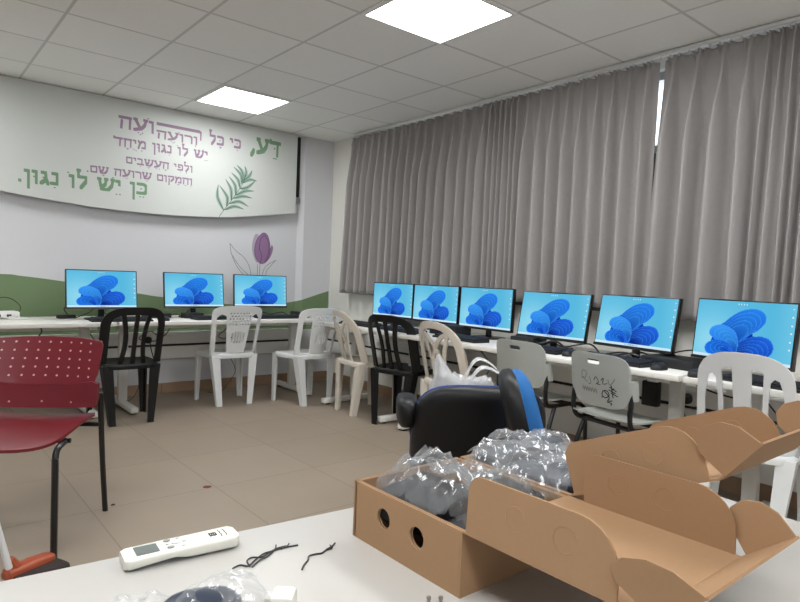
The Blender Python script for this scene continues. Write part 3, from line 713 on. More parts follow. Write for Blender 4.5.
cable('second black cable tangled below the fifth monitor', [(-.52, -3.70, z0), (-.50, -3.82, .755), (-.42, -3.92, .775), (-.48, -4.02, .75), (-.56, -3.98, z0)], .005)
cable('black cable hooking up behind the flat box between the last two monitors', [(-.34, -4.20, z0), (-.22, -4.22, .78), (-.20, -4.12, .80), (-.22, -4.02, .78), (-.32, -3.96, z0)])
cable('black cable under the desk from adapter to plug', [(-.14, -3.84, .58), (-.18, -3.92, .66), (-.16, -4.06, .62), (-.13, -4.2, .57), (-.13, -4.4, .55)], .005)
cable('black cable sagging under the desk behind the two grey school chairs', [(-.14, -3.43, .57), (-.15, -3.3, .64), (-.14, -3.16, .60), (-.14, -3.04, .68)], .004)
cable('black cable hanging under the desk behind the white slatted chair', [(-.2, -4.42, .69), (-.16, -4.50, .55), (-.14, -4.58, .46), (-.13, -4.62, .42)], .004)
cable('black cable twist hanging at the desk edge above the red chair', [(-2.86, -.72, .69), (-2.85, -.70, .66), (-2.87, -.70, .63)], .005)

# ------------------------------------------------------------------ moulded garden chairs
SEAT = .44
def back_map(u, v, t):
    y = -.175-.125*(v/.42)+.055*(u/.2)**2
    return Vector((u, y-t, SEAT+v))
def arch(a0, a1, vs, vt, n, k=28):
    """outer outline of a back, from bottom left over the crest to bottom right"""
    pts = [(-a0, .0), (-(a0*.6+a1*.4), vs*.5)]
    for i in range(k+1):
        th = PI-PI*i/k
        pts.append((a1*math.copysign(abs(math.cos(th))**(2/n), math.cos(th)), vs+(vt-vs)*abs(math.sin(th))**(2/n)))
    return pts+[((a0*.6+a1*.4), vs*.5), (a0, .0)]
def leg_mb(foot, top, sx, sy, wt, wb_):
    """tapered moulded leg of L-shaped section"""
    rings = []
    for k in range(5):
        f = k/4; w = wb_+(wt-wb_)*f; t_ = .013
        c = Vector(foot)*(1-f)+Vector(top)*f
        p = [(0, 0), (-w, 0), (-w, -t_), (-t_-.004, -t_), (-t_, -t_-.004), (-t_, -w), (0, -w)]
        rings.append([(c.x+sx*q[0], c.y+sy*q[1], c.z) for q in p])
    mb = MB().loft(rings)
    return mb
def garden_chair(kind, mat, label, x, y, rot):
    t = thing('garden_chair', label, 'chair', (x, y, 0), R_(rot), None)
    # seat: dished slab with an apron
    n = 40; out = []
    for z, s, dz in ((.405, 1.0, 0), (.425, 1.012, 0), (.440, 1.0, 0), (.446, .97, 0), (.440, .90, 0), (.432, .6, 0), (.430, .2, 0)):
        ring = []
        for i in range(n):
            a = 2*PI*i/n; cx = math.copysign(abs(math.cos(a))**(2/4.2), math.cos(a)); cy = math.copysign(abs(math.sin(a))**(2/4.2), math.sin(a))
            wx = .213+.010*cy
            ring.append((cx*wx*s, .005+cy*.205*s, z-(.006 if cy > .9 and s > .9 else 0)))
        out.append(ring)
    mb = MB().loft(out, cap=True)
    mb.build('seat', mat, t, ang=50)
    # back
    th = .014; mb = MB()
    fan_map = lambda u, v, t_: back_map(u, v, t_)+Vector((0, 0, .065*v))
    if kind == 'lattice':
        o = arch(.205, .220, .33, .415, 3.6)
        us = lambda v: .076+.040*(v/.42)
        holes = []
        for s in (-1, 1):
            h = [(s*.170, .015), (s*.178, .20), (s*.186, .31)]+[(s*(.186-.040*(i/4)-.0), .31+.035*math.sin(PI/2*i/4)) for i in range(1, 5)]
            h += [(s*(us(.32)+.004), .325), (s*(us(.2)+.002), .2), (s*us(.03), .015)]
            holes.append(h if s < 0 else h[::-1])
        for r in range(5):
            v = .352-r*.024; k = 7
            for c in range(k):
                u = (c-(k-1)/2)*.027+(.0135 if r % 2 else 0)
                if abs(u) > us(v)-.012: continue
                holes.append([(u-.0095, v), (u, v-.0105), (u+.0095, v), (u, v+.0105)])
        for c in (-2, -1, 0, 1, 2):
            u = c*.025; holes.append(superell(.0065, .055 if abs(c) < 2 else .04, 3, 12, (u, .145)))
        mb.shell(o, holes, back_map, th, .045)
    elif kind == 'fan':
        o = arch(.205, .192, .26, .415, 2.7)
        holes = []
        for s in (-1, 1):
            h = [(s*.165, .03), (s*.158, .20), (s*.150, .27), (s*.138, .31), (s*.120, .318), (s*.105, .30), (s*.098, .22), (s*.092, .03)]
            holes.append(h)
            holes.append([(s*.074, .03), (s*.078, .22), (s*.082, .335), (s*.076, .345), (s*.046, .352), (s*.038, .345), (s*.034, .22), (s*.036, .03)])
        mb.shell(o, holes, fan_map, th, .045)
    else:
        n_, vs = (3.3, .25) if kind == 'spindle' else (2.5, .17)
        o = arch(.196, .196 if kind == 'spindle' else .190, vs, .395, n_, 30); wd = []
        for u, v in o: wd.append(.056 if kind == 'spindle' else .050)
        mb.ribbon(o, wd, back_map, th*1.3)
        q = [i/10 for i in range(11)]
        if kind == 'spindle':
            for s in (-1, 0, 1):
                mb.ribbon([(s*(.082-.026*math.sin(PI*f)+.014*f), .0+.385*f) for f in q], .030, back_map, th)
        else:
            for s in (-1, 1):
                mb.ribbon([(s*(-.055+.0*f+.165*f**2.2), .385*f-.05*f**6) for f in q], .026, back_map, th)
                mb.ribbon([(s*(.055+.075*max(0, (f-.25)/.75)**1.6), .02+.335*f) for f in q], .022, back_map, th)
    mb.build('backrest', mat, t, ang=50)
    for sx, fx, fy, tx, ty in ((-1, -.155, -.205, -.205, -.18), (1, .155, -.205, .205, -.18)):
        leg_mb((fx, fy, 0), (tx, ty, .43), sx, -1, .075, .045).build('leg', mat, t, ang=50)
    for sx, fx, fy, tx, ty in ((-1, -.215, .185, -.212, .195), (1, .215, .185, .212, .195)):
        leg_mb((fx, fy, 0), (tx, ty, .43), sx, 1, .060, .036).build('leg', mat, t, ang=50)
    return t
garden_chair('spindle', 'black_pl', 'black plastic chair with curved back slats at the mural wall desk', -2.325, -.845, .9)
garden_chair('lattice', 'white_pl', 'white plastic chair with lattice back, facing the mural wall between two monitors', -1.405, -.60, -2)
garden_chair('lattice', 'white_pl', 'white plastic lattice-back chair turned aside at the room corner', -.809, -.917, 5.6)
garden_chair('cross', 'cream_pl', 'cream plastic chair with crossed back slats nearest the room corner', -.57, -1.53, -97)
garden_chair('spindle', 'black_pl', 'black plastic chair with curved back slats at the window wall desk', -.56, -2.03, -76)
garden_chair('cross', 'cream_pl', 'cream plastic chair with crossed back slats behind the white plastic bag', -.575, -2.64, -88.8)
garden_chair('fan', 'white_pl', 'large white plastic chair with broad slots at the right edge, behind the open box', -.60, -4.58, -81)

# ------------------------------------------------------------------ grey school chairs
def tube_pts(*p, n=6): return catmull(p, n)
def school_chair(label, x, y, rot, scribble):
    t = thing('school_chair', label, 'chair', (x, y, 0), R_(rot), None)
    def bm_(u, v, th): return Vector((u, -.185-.05*(v/.28)+.05*(u/.2)**2-th, .525+v))
    o = []
    for p in superell(.192, .138, 5, 48, (0, .138)): o.append((p[0]*(.93+.07*min(1, p[1]/.2)), p[1]))
    slot = superell(.042, .013, 4, 20, (0, .232))
    mb = MB().shell(o, [slot], bm_, .009, .04)
    for s in (-1, 1):
        mb.ribbon([(s*.188, .055+.10*i/6) for i in range(7)], .034, lambda u, v, th: bm_(u, v, th)+Vector((0, .012, 0)), .034)
    mb.build('backrest', 'grey_pl', t, ang=60)
    def sm(u, v, th): return Vector((u, v, .452-.03*math.exp(-((v+.22)/.07)**2)*-1+.012*(u/.2)**2-.03*max(0, (v-.1)/.1)**2*.5+th))
    MB().shell([(p[0], p[1]) for p in superell(.195, .205, 4.5, 44, (0, .0))], [], sm, .009, .05).build('seat', 'grey_pl', t, ang=60)
    mb = MB(); r = .0125
    for s in (-1, 1):
        mb.tube(tube_pts((s*.188, -.158, .665), (s*.188, -.150, .60), (s*.186, -.155, .50), (s*.182, -.13, .438), (s*.180, -.05, .425), (s*.182, .10, .425), (s*.185, .18, .415)), r)
    mb.tube([(-.18, -.10, .425), (.18, -.10, .425)], r); mb.tube([(-.18, .10, .42), (.18, .10, .42)], r)
    mb.build('frame', 'tube', t)
    for s in (-1, 1):
        MB().tube(tube_pts((s*.185, .16, .42), (s*.19, .205, .395), (s*.195, .22, .34), (s*.20, .23, .0)), r).build('leg', 'tube', t)
        MB().tube(tube_pts((s*.182, -.06, .425), (s*.19, -.12, .28), (s*.20, -.20, .0)), r).build('leg', 'tube', t)
    if scribble:
        rnd = random.Random(4); mb = MB(); mp = MB()
        def stroke(mb, pts, w):
            mb.ribbon(catmull(pts, 4), w, lambda u, v, th: bm_(u, v, th+.0052), .0004)
        # dark scrawl low on the right, fainter ones above and left (seen from behind)
        for pts in ([(.045, .052), (.05, .085), (.075, .092), (.085, .07), (.065, .055), (.05, .062)], [(.06, .09), (.085, .06), (.075, .04), (.10, .045)], [(.085, .10), (.115, .085)], [(.09, .115), (.125, .095)], [(.095, .085), (.13, .07)], [(.10, .125), (.105, .06)], [(.07, .035), (.095, .03), (.09, .02)], [(.115, .11), (.10, .095), (.12, .085)]):
            stroke(mb, pts, .005)
        for pts in ([(.00, .135), (.015, .155), (.03, .13), (.015, .12), (.04, .118)], [(.045, .14), (.06, .155), (.055, .125), (.08, .13)], [(.085, .15), (.09, .125), (.11, .14), (.12, .16)], [(-.09, .13), (-.08, .175), (-.05, .17), (-.06, .14), (-.085, .14), (-.045, .12)], [(-.03, .15), (-.02, .12), (-.04, .11)]):
            stroke(mb if pts[0][0] > -.01 and pts[0][0] < .05 else mp, pts, .004)
        for k in range(6):
            u0 = -.09+k*.018; stroke(mp, [(u0, .075), (u0+.006, .095), (u0+.012, .07), (u0+.016, .09)], .003)
        b = [c for c in t.children if c.name.startswith('backrest')][0]
        part_label(mb.build('scribble', 'ink', b, smooth=False), 'black marker scribbles on the chair back'); part_label(mp.build('faint_scribble', 'ink_pale', b, smooth=False), 'faded scribbles on the chair back')
    return t
school_chair('plain grey plastic school chair with handle slot, behind the blue office chair', -.60, -3.35, -92.5, False)
school_chair('grey plastic school chair with black scribbles on its back', -.70, -3.97, -99.6, True)

# ------------------------------------------------------------------ red chair
def red_chair():
    t = thing('visitor_chair', 'red perforated plastic chair with black metal legs at the left edge', 'chair', (-3.255, -2.73, 0), R_(147))
    def bm_(u, v, th): return Vector((u, -.20-.08*(v/.24)+.05*(u/.24)**2-th, .608+v))
    o = [(-.225, .012), (-.10, -.012), (0, -.018), (.10, -.012), (.225, .012), (.238, .05), (.244, .13), (.246, .180), (.236, .197), (.12, .206), (0, .209), (-.12, .206), (-.236, .197), (-.246, .180), (-.244, .13), (-.238, .05)]
    bk = MB().shell(o, [], bm_, .012, .06).build('backrest', 'red', t, ang=60)
    md = MB()  # solid pale discs painted on for light seen through the holes
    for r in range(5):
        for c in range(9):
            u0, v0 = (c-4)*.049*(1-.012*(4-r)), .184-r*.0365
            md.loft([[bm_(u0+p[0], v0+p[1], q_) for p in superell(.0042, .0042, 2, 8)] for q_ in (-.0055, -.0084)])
    part_label(md.build('hole_light_dots', 'dots', bk, smooth=False), 'rows of small pale discs painted for light through the perforations')
    def lm(u, v, th): return Vector((u, -.186+.055*(u/.24)**2-th-.015*(v/.12), .512+v))
    lb = MB().shell([(-.248, .010), (-.12, -.004), (0, -.009), (.12, -.004), (.248, .010), (.256, .05), (.252, .112), (.222, .118), (.12, .100), (0, .094), (-.12, .100), (-.222, .118), (-.252, .112), (-.256, .05)], [], lm, .030, .05).build('lumbar_band', 'red', t, ang=60)
    md = MB()
    for u0 in (-.13, 0, .13): md.loft([[lm(u0+p[0], .022+p[1], q_) for p in superell(.0042, .0042, 2, 8)] for q_ in (-.0145, -.0170)])
    part_label(md.build('rivet', 'dots', lb, smooth=False), 'pale rivet dots')
    def sm(u, v, th):
        f = max(0, (v-.14)/.13); return Vector((u, v, .455+.02*(u/.24)**2+.012*math.cos((v+.05)*9)-.016*f**2+th))
    MB().shell(superell(.245, .245, 5, 56, (0, .02)), [], sm, .012, .05).build('seat', 'red', t, ang=60)
    r = .0125
    for s in (-1, 1):
        MB().tube(tube_pts((s*.228, .15, .440), (s*.238, .238, .434), (s*.243, .268, .405), (s*.246, .275, .36), (s*.25, .285, 0)), r).build('leg', 'tube', t)
        MB().tube(tube_pts((s*.250, -.262, 0), (s*.250, -.215, .25), (s*.250, -.185, .46), (s*.248, -.18, .575)), r).build('leg', 'tube', t)
    MB().tube([(-.248, -.178, .43), (.248, -.178, .43)], .010).tube([(-.24, .12, .436), (.24, .12, .436)], .010).build('crossbar', 'tube', t)
red_chair()

# ------------------------------------------------------------------ office chairs
def office_chair(label, bx, by, rot, top, fabric, w=.42, bh=.42, arm=True, curve=1., thk=1.):
    th = R_(rot); c = Vector((bx, by, 0))-Vector((-math.sin(th), math.cos(th), 0))*(-.22)
    t = thing('office_chair', label, 'chair', (c.x, c.y, 0), th)
    sz = top-.36
    z0_, zc = top-bh, top-bh/2
    def ring(s, y, n=3.6): return [(p[0], -.22+(y+.22)*thk+.045*curve*((p[0]/.21)**2)-.05*(p[1]/.2), zc+p[1]) for p in superell(w/2*s, bh/2*s, n, 40)]
    MB().loft([ring(.80, -.285), ring(.93, -.275), ring(.985, -.255), ring(1.0, -.230), ring(.99, -.218)]).build('back_shell', 'office_black', t, ang=60)
    MB().loft([ring(.985, -.220), ring(1.0, -.205), ring(.985, -.180), ring(.92, -.165), ring(.75, -.158)]).build('back_cushion', fabric, t, ang=60)
    MB().loft([[(p[0], .03+p[1], z) for p in superell(.23*s, .22*s, 3.6, 40)] for z, s in ((sz-.07, .9), (sz-.05, 1), (sz-.02, 1), (sz, .95), (sz+.006, .7))]).build('seat', fabric, t, ang=60)
    MB().tube(tube_pts((0, -.05, sz-.08), (0, -.20, sz-.08), (0, -.275, sz-.02), (0, -.285, zc)), .02).build('back_bar', 'office_black', t)
    MB().tube([(0, 0, .09), (0, 0, sz-.07)], .026, 16).build('gas_column', 'office_black', t)
    for k in range(5):
        a = 2*PI*k/5+.3; d = Vector((math.cos(a), math.sin(a), 0))
        l = MB().tube([d*.03+Vector((0, 0, .10)), d*.27+Vector((0, 0, .075))], [.024, .016]).build('base_arm', 'office_black', t)
        e = d*.27; q = Vector((-d.y, d.x, 0))
        MB().tube([e+q*.022+Vector((0, 0, .028)), e-q*.022+Vector((0, 0, .028))], .028, 16).tube([e+Vector((0, 0, .03)), e+Vector((0, 0, .075))], .008).build('castor', 'office_black', l)
    if arm:
        for s in (-1,):
            a = MB(); 
            a.tube(tube_pts((s*.20, -.06, sz-.06), (s*.225, -.06, sz), (s*.262, -.06, sz+.20)), .018)
            a.loft([[(s*.285+p[0], -.10+p[1], z) for p in superell(.042*k, .12*k, 3, 28)] for z, k in ((sz+.17, .75), (sz+.19, .95), (sz+.22, 1), (sz+.26, 1), (sz+.275, .85), (sz+.282, .5))])
            a.build('armrest', 'office_black', t, ang=60)
    return t
office_chair('black office chair with dark blue fabric, seen from behind the open box', -1.895, -4.07, -36, .745, 'blue', .54, .50)
office_chair('black office chair with bright blue cushion, its back seen edge on', -2.085, -4.455, -135, .860, 'blue_bright', .36, .50, False, .05, .8)
# white carrier bag on the seat
def carrier_bag():
    t = thing('plastic_bag', 'crumpled white plastic carrier bag on the seat of the dark blue office chair', 'bag', (-1.735, -3.80, .392), R_(-30))
    mb = MB()
    def fn(u, v):
        a = 2*PI*u; pk = math.exp(-((math.cos(a)+.8)**2+(math.sin(a))**2)/.5)
        r = .165*(1-.30*v**2)*(1+.10*math.sin(3*a+2*v))+.03*nz((math.cos(a)*2, math.sin(a)*2, v*5), 1.6)
        z = .32*v+(.11*pk*v*v)+.02*nz((math.cos(a), math.sin(a), v), 5)*v
        return Vector((r*math.cos(a)*1.05, r*.7*math.sin(a), max(0, z)+.002))
    mb.grid(fn, 64, 22)
    top = [fn(i/64, 1.0) for i in range(64)]
    V = [mb.bm.verts.new(p) for p in top]; c = mb.bm.verts.new((0, 0, .28))
    for i in range(64): mb.bm.faces.new((V[i], V[(i+1) % 64], c))
    mb.build('bag_body', 'milk', t, ang=50)
    for k, (y, h) in enumerate(((.03, .075), (-.05, .05))):
        mb = MB(); pts = catmull([(.02, y, .31), (.07, y-.01, .325+h), (.15, y-.02, .31+h*.8), (.20, y-.03, .285), (.12, y-.03, .27)], 6)
        mb.loft([[(p[0], p[1]-.012, p[2]-.004), (p[0], p[1]+.012, p[2]+.006), (p[0], p[1]+.012, p[2]+.009), (p[0], p[1]-.012, p[2]-.001)] for p in pts])
        mb.build('bag_handle', 'milk', t, ang=50)
carrier_bag()

# ------------------------------------------------------------------ broom, scraps on the floor
bp_ = at(30, 569, z=.03)
t = thing('broom', 'broom with orange head and white handle on the floor by the red chair leg', 'broom', (bp_.x, bp_.y, 0), R_(24))
MB().loft([[(x, p[0], .042+p[1]) for p in superell(.028*s, .024*s, 3, 20)] for x, s in ((-.095, .5), (-.085, .9), (0, 1.15), (.075, .95), (.09, .5))]).tube([(-.05, 0, .055), (-.075, .0, .095)], [.022, .015]).build('head', 'broom_head', t)
MB().loft([[(x, p[0]-.045, .022+p[1]) for p in superell(.045, h, 4, 20)] for x, h in ((-.075, .016), (0, .020), (.095, .016))]).build('bristles', 'bristle', t)
h0 = at(9, 568, z=.09); h1 = at(0, 537, y=h0.y-.02); hd = (h1-h0).normalized()
im = Matrix.Rotation(-R_(24), 3, 'Z')
MB().tube([im@(h0-bp_)+Vector((0, 0, bp_.z)), im@(h0+hd*1.15-bp_)+Vector((0, 0, bp_.z))], .0115, 12).build('handle', 'stick', t)
def scrap(lab, x, y, r, mat, seed):
    rnd = random.Random(seed); o = MB().loft([[(r*rnd.uniform(.6, 1.1)*math.cos(2*PI*i/9), r*.7*rnd.uniform(.6, 1.1)*math.sin(2*PI*i/9), z) for i in range(9)] for z in (0, .004)]).build('floor_scrap', mat, loc=(x, y, 0)); tag(o, lab, 'scrap')
scrap('small red-brown scrap lying on the floor tiles', -2.389, -2.598, .024, 'scrap', 2)
scrap('tiny dark speck on the floor beside the rear leg of the red chair', -2.854, -2.594, .011, 'speck', 5)

# ------------------------------------------------------------------ white table in front
TZ = .73
tab = thing('table', 'large white table in the foreground carrying the open cardboard boxes', 'table', (-3.14, -5.20, 0), R_(-5))
MB().box((0, 0, TZ-.0125), (1.50, .80, .025), bevel=.004).build('tabletop', 'table', tab)
for sx in (-.69, .69):
    for sy in (-.34, .34):
        MB().box((sx, sy, (TZ-.025)/2), (.035, .035, TZ-.025), bevel=.004).build('leg', 'tablemetal', tab)
MB().box((0, .34, TZ-.05), (1.34, .02, .045)).box((0, -.34, TZ-.05), (1.34, .02, .045)).build('apron', 'tablemetal', tab, smooth=False)

# mailer boxes: tray, lid on the near long edge, side flaps with rounded corners, tuck flap with ears
KT = .003
def plate(mb, outer, holes, org, U, V, N, th=KT):
    org, U, V, N = Vector(org), Vector(U), Vector(V), Vector(N)
    mb.shell(outer, holes, lambda u, v, t_: org+U*u+V*v+N*t_, th, 9)
def rounded(w, h, r0, r1, k=6):
    """flap outline standing on v = 0 from u = 0 to w with rounded top corners r0, r1"""
    o = [(0, 0), (w, 0)]
    for i in range(k+1): a = PI/2*i/k; o.append((w-r1+r1*math.cos(a), h-r1+r1*math.sin(a)))
    for i in range(k+1): a = PI/2+PI/2*i/k; o.append((r0+r0*math.cos(a), h-r0+r0*math.sin(a)))
    return o
def mailer(label, x0, x1, y0, y1, h, tilt, tuck, holes, ld=.253):
    """tray from x0..x1, y0 (hinge side, near) .. y1; lid swings out beyond y0, rising by tilt"""
    t = thing('cardboard_box', label, 'box', (x0, y0, TZ), 0)
    w, d = x1-x0, y1-y0
    MB().box((w/2, d/2, KT/2+.0005), (w-.022, d-.022, KT)).build('base', 'kraft', t, smooth=False)
    ph = [(.086, .050), (.162, .052)] if holes else []
    for nm, (org, U, L_, N, hs) in {'l': ((0, KT+.0004, 0), (0, 1, 0), d-2*KT-.0008, (1, 0, 0), holes), 'r': ((w, KT+.0004, 0), (0, 1, 0), d-2*KT-.0008, (-1, 0, 0), False), 'n': ((0, 0, 0), (1, 0, 0), w, (0, 1, 0), False), 'f': ((0, d, 0), (1, 0, 0), w, (0, -1, 0), False)}.items():
        mb = MB(); N = Vector(N)
        for k in ((0, 1) if nm != 'n' else (0,)):
            plate(mb, [(0, 0), (L_, 0), (L_, h), (0, h)], [superell(.0155, .0155, 2, 24, c) for c in ph] if hs else [], Vector(org)+N*(KT/2+k*.0045), U, (0, 0, 1), N, KT if not k else .0025)
        o = mb.build('wall_panel', 'kraft', t, smooth=False)
        if hs: part_label(o, 'cardboard side with two round finger holes')
    # lid
    D = Vector((0, -math.cos(tilt), math.sin(tilt))); N = Vector((0, math.sin(tilt), math.cos(tilt)))
    hz = Vector((0, 0, h))
    mb = MB(); plate(mb, [(0, 0), (w, 0), (w, ld), (0, ld)], [], hz, (1, 0, 0), D, N)
    lid = mb.build('lid', 'kraft', t, smooth=False)
    fh = .078
    for xx in (KT/2, w-KT/2):
        mb = MB(); inner = -1 if xx > w/2 else 1
        plate(mb, [(u+(.006 if xx < w/2 or ld < .25 else .030), v) for u, v in rounded(.216, fh, .022, .05)], [], hz+Vector((xx, 0, 0)), D, N+Vector((inner*.05, 0, 0)), (1, 0, 0))
        f = mb.build('side_flap', 'kraft', lid, smooth=False)
        # pressed, still closed finger-hole rings
        for cu in (.085, .155):
            mb = MB()
            for s_ in (-1, 1):
                pts = [hz+Vector((xx+s_*.0018+inner*.05*(.044+.015*math.sin(a)), 0, 0))+D*(cu+.015*math.cos(a))+N*(.044+.015*math.sin(a)) for a in [2*PI*i/24 for i in range(22)]]
                mb.tube(pts, .0004, 4)
            mb.build('finger_hole_ring', 'kraft_edge', f, smooth=False)
    ta = tilt+tuck; E = Vector((0, -math.cos(ta), math.sin(ta))); EN = Vector((0, math.sin(ta), math.cos(ta)))
    o0 = hz+D*ld
    mb = MB(); plate(mb, [(0, 0), (w, 0), (w, .076), (0, .076)], [], o0, (1, 0, 0), E, EN)
    tf = mb.build('tuck_flap', 'kraft', lid, smooth=False)
    for xx, s_ in ((KT/2, -1), (w-KT/2, 1)):
        mb = MB(); ear = [(.008, 0), (.074, 0), (.070, .030), (.058, .048), (.038, .058), (.020, .056), (.008, .040)]
        plate(mb, ear, [], o0+Vector((xx, 0, 0)), E, EN+Vector((s_*.12, 0, 0))-E*(.40 if s_ < 0 and ld > .25 else 0), (1, 0, 0))
        mb.build('ear_flap', 'kraft', tf, smooth=False)
    return t
mailer('open cardboard box with two round holes in its side, nearest on the table', -3.107, -2.874, -5.15, -4.907, .09, 0, R_(38), True)
mailer('second open cardboard box behind the one with round holes, its lid tilted up', -2.866, -2.598, -5.15, -4.907, .09, R_(21.5), R_(29), False, .234)

# clear bags and what they wrap
def film_bag(label, cx, cy, rot, lx, ly, z0_, hgt, seed, mat='film', fine=1.):
    mb = MB(); rnd = random.Random(seed)
    def fn(u, v):
        x, y = (u-.5)*lx, (v-.5)*ly
        e = max(0, min(u, 1-u, v, 1-v))*2; e = min(1, e*2.2)
        p = Vector((x, y, seed))
        wv = Vector((noise.noise(p*11), noise.noise(p*11+Vector((5, 5, 5))), 0))*.03
        n1 = noise.noise(p*9); n2 = abs(noise.noise((p+wv)*17+Vector((3, 1, 0)))); n3 = abs(noise.noise(Vector((p.x*26+wv.x*60, p.y*44+wv.y*60, seed))))
        z = z0_+hgt*(.28+.72*e**.55)*(.85+.5*n1)-.050*n2-.020*n3*fine+.016
        x += .008*noise.noise(p*18+Vector((9, 0, 0))); y += .008*noise.noise(p*18+Vector((0, 9, 0)))
        c, s = math.cos(rot), math.sin(rot)
        return Vector((cx+c*x-s*y, cy+s*x+c*y, z))
    NU_, NV_ = max(10, int(lx/.005)), max(8, int(ly/.005))
    J = {}
    for i in range(NU_+1):
        for j in range(NV_+1):
            p = fn((i+rnd.uniform(-.32, .32))/NU_, (j+rnd.uniform(-.32, .32))/NV_); p.z += rnd.uniform(-.0016, .0016)*fine; J[i, j] = mb.bm.verts.new(p)
    for i in range(NU_):
        for j in range(NV_):
            a_, b_, c_, d_ = J[i, j], J[i+1, j], J[i+1, j+1], J[i, j+1]
            if rnd.random() < .5: mb.bm.faces.new((a_, b_, c_)); mb.bm.faces.new((a_, c_, d_))
            else: mb.bm.faces.new((a_, b_, d_)); mb.bm.faces.new((b_, c_, d_))
    mb2 = mb.build('clear_bag', mat, ang=14)
    return tag(mb2, label, 'bag')
def device(label, cx, cy, z, rot, d, tiltx, mat='device'):
    o = MB().box((0, 0, 0), d, bevel=min(d)*.18, seg=2).build('wrapped_device', mat, ang=50); o.location = (cx, cy, z); o.rotation_euler = (tiltx, 0, rot); return tag(o, label, 'device')
device('dark device in the clear bag at the holed end of the front box', -3.02, -4.985, .79, .25, (.15, .12, .04), .06)
device('dark coiled device wrapped in the shiny bag in the front box', -2.905+.0, -5.05, .795, -.15, (.05, .14, .05), .0)
device('black device at the back of the front box', -3.0, -5.085, .775, .1, (.17, .07, .03), .0)
device('dark device in the shiny bag lying over the second box', -2.76, -5.05, .800, .1, (.16, .13, .05), .05, 'device_blue')
device('long dark device in the grey tube-like bag at the far edge of the second box', -2.735, -4.945, .815, .06, (.23, .05, .035), 0, 'device_blue')
film_bag('crumpled clear bag at the holed end of the front box', -2.995, -5.022, 0, .188, .205, .785, .075, 2)
film_bag('shiny crumpled clear bag across the two boxes', -2.80, -5.035, .08, .24, .19, .808, .040, 7, 'film', .35)
film_bag('long clear bag lying along the far rim of the second box', -2.735, -4.955, .06, .25, .09, .812, .038, 12)

# small things on the table
def remote():
    a = at(124, 567, z=TZ); b = at(233, 543, z=TZ); c = (a+b)/2; ang = math.atan2(b.y-a.y, b.x-a.x)
    t = thing('remote_control', 'white air conditioner remote control with grey display on the table edge', 'remote', (c.x, c.y, TZ), ang)
    Lh, W_ = .081, .024
    rings = []
    for i in range(25):
        f = i/24; x = -Lh+2*Lh*f
        e = 1-.25*max(0, abs(2*f-1)-.93)/.07
        zb = .002+(.006*math.exp(-((f-.38)/.10)**2))+.010*max(0, (f-.45))*0
        zt = .018+.003*f
        if f < .38: zb = .001+.006*f/.38
        rings.append([(x, p[0]*e, (zb+zt)/2+p[1]*(zt-zb)/2*(1 if e > .99 else .9)) for p in superell(W_, 1, 5, 32)])
    MB().loft(rings).build('body', 'remote', t, ang=50)
    def top(x): return .018+.003*((x+Lh)/(2*Lh))+.0002
    MB().box((-.049, -.001, top(-.049)), (.031, .028, .001)).build('display', 'lcd', t, smooth=False)
    mb = MB()
    for x, y in ((-.018, .012), (-.018, -.012)): mb.loft([[(x+p[0], y+p[1], z) for p in superell(.005, .0035, 2, 14)] for z in (top(x), top(x)+.0012)])
    mb.build('button', 'button', t)
    mb = MB()
    for x, y, r in ((-.008, .0, .0065), (-.002, .014, .003), (-.0, -.014, .003), (.004, .0, .003), (-.02, 0, .0025)): mb.loft([[(x+p[0], y+p[1], z) for p in superell(r, r*.7, 2, 14)] for z in (top(x), top(x)+.001)])
    mb.build('pale_button', 'button_pale', t)
    # printed mark: dark square emblem of bars and two columns of fine print
    mb = MB()
    for i in range(4): mb.box((.0415+.003*i, .0, top(.05)), (.0018, .013-.002*(i % 2), .0006))
    for i in range(2): mb.box((.046, -.004+.008*i, top(.05)), (.011, .0022, .0007))
    for k, x in enumerate((.0565, .0640)):
        for i in range(5): mb.box((x+.0006*(i % 2), -.010+.005*i, top(x)), (.0013, .0036, .0006))
    part_label(mb.build('printed_mark', 'ink', t, smooth=False), 'small dark printed mark and fine print')
remote()
def T(px, py, z=TZ+.0016): return at(px, py, z=z)
o = MB()
o.tube(catmull([T(232.5, 568.5), T(240, 565), T(248, 566), T(254, 561), T(263, 554), T(272, 551), T(282, 548), T(298, 545)], 5), .0012, 6)
o.tube(catmull([T(250, 566.5), T(247, 561), T(252, 557.5), T(262, 557), T(270, 552), T(278, 548), T(286, 546)], 5), .0012, 6)
o.tube(catmull([T(252, 567), T(260, 560), T(268, 556), T(275, 549), T(276, 545)], 5), .0011, 6)
o.tube(catmull([T(281, 549), T(287, 546), T(289, 543.5)], 4), .0011, 6)
tag(o.build('twist_tie', 'wire'), 'longer tangle of black wire ties beside the remote', 'wire')
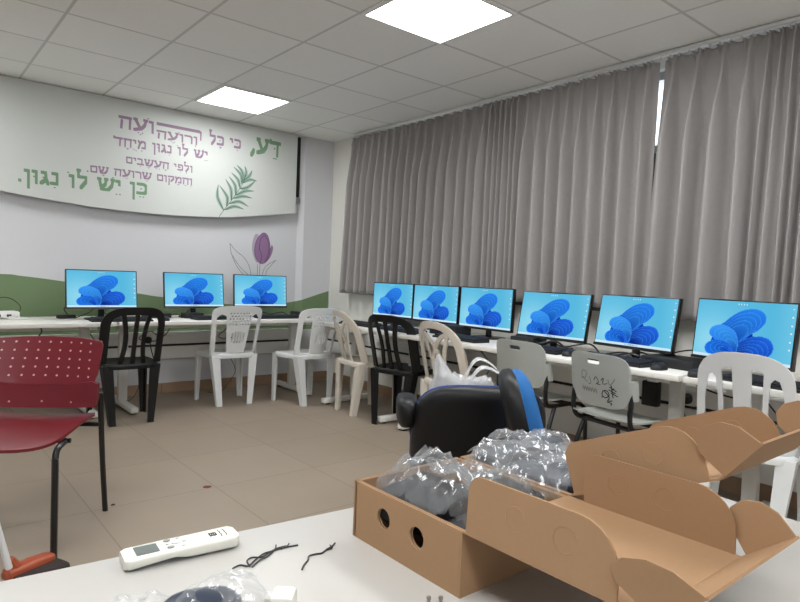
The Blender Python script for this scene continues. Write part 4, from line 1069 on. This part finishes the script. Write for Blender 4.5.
o = MB().tube(catmull([T(302, 569.5), T(304, 565), T(308, 560), T(309, 556), T(316, 554), T(322, 553), T(327, 549), T(331, 547), T(335, 543)], 5), .0013, 6).tube(catmull([T(322, 553), T(326, 550), T(332, 548), T(330, 545)], 4), .0011, 6)
tag(o.build('twist_tie', 'wire'), 'short bent black wire tie near the cardboard box', 'wire')
# mouse in a clear bag at the bottom edge
p = at(200, 621, z=TZ)
t = thing('wrapped_mouse', 'dark blue-grey mouse with a red stripe at the bottom edge of the table', 'mouse', (p.x, p.y, TZ+.004), R_(-15))
MB().loft([[(p_[0], p_[1], z) for p_ in superell(.050*s, .030*s, 2.3, 28)] for z, s in ((0, .95), (.008, 1), (.018, .95), (.026, .75), (.030, .45), (.032, .1))]).build('shell', 'device_blue', t)
part_label(MB().loft([[(-.046, -.012, .006), (-.046, .012, .006), (-.046, .012, .012), (-.046, -.012, .012)], [(-.030, -.014, .020), (-.030, .014, .020), (-.030, .014, .026), (-.030, -.014, .026)]]).build('stripe', pm('red_plastic', (170, 50, 60), .4), t), 'red stripe at one end')
film_bag('thin clear bag around the mouse at the bottom edge of the table', p.x-.015, p.y+.002, R_(-12), .19, .10, TZ+.006, .022, 21, 'film', .4)
p = at(283, 610, z=TZ)
t = thing('charger_plug', 'white plug at the bottom edge of the table', 'plug', (p.x, p.y, TZ), R_(50))
MB().box((0, 0, .012), (.035, .030, .024), bevel=.006).build('body', 'remote', t)
MB().box((0, .018, .012), (.014, .010, .010), bevel=.002).build('neck', 'remote', t)
for k, px in enumerate((428.5, 440.5)):
    p = at(px, 604, z=TZ)
    tag(MB().loft([[(q[0], q[1], z) for q in superell(r, r, 2, 14)] for z, r in ((0, .0022), (.006, .0022), (.007, .0032), (.010, .0030), (.011, .0012))]).build('screw', 'steel', loc=(p.x, p.y, TZ)), ('left one of two small metal pins at the bottom edge by the box', 'right one of two small metal pins at the bottom edge by the box')[k], 'screw', 'small metal pins')

# ------------------------------------------------------------------ daylight
w = bpy.data.worlds.new('sky'); SC.world = w; w.use_nodes = True
w.node_tree.nodes['Background'].inputs['Color'].default_value = (.80, .90, 1, 1); w.node_tree.nodes['Background'].inputs['Strength'].default_value = 2.6
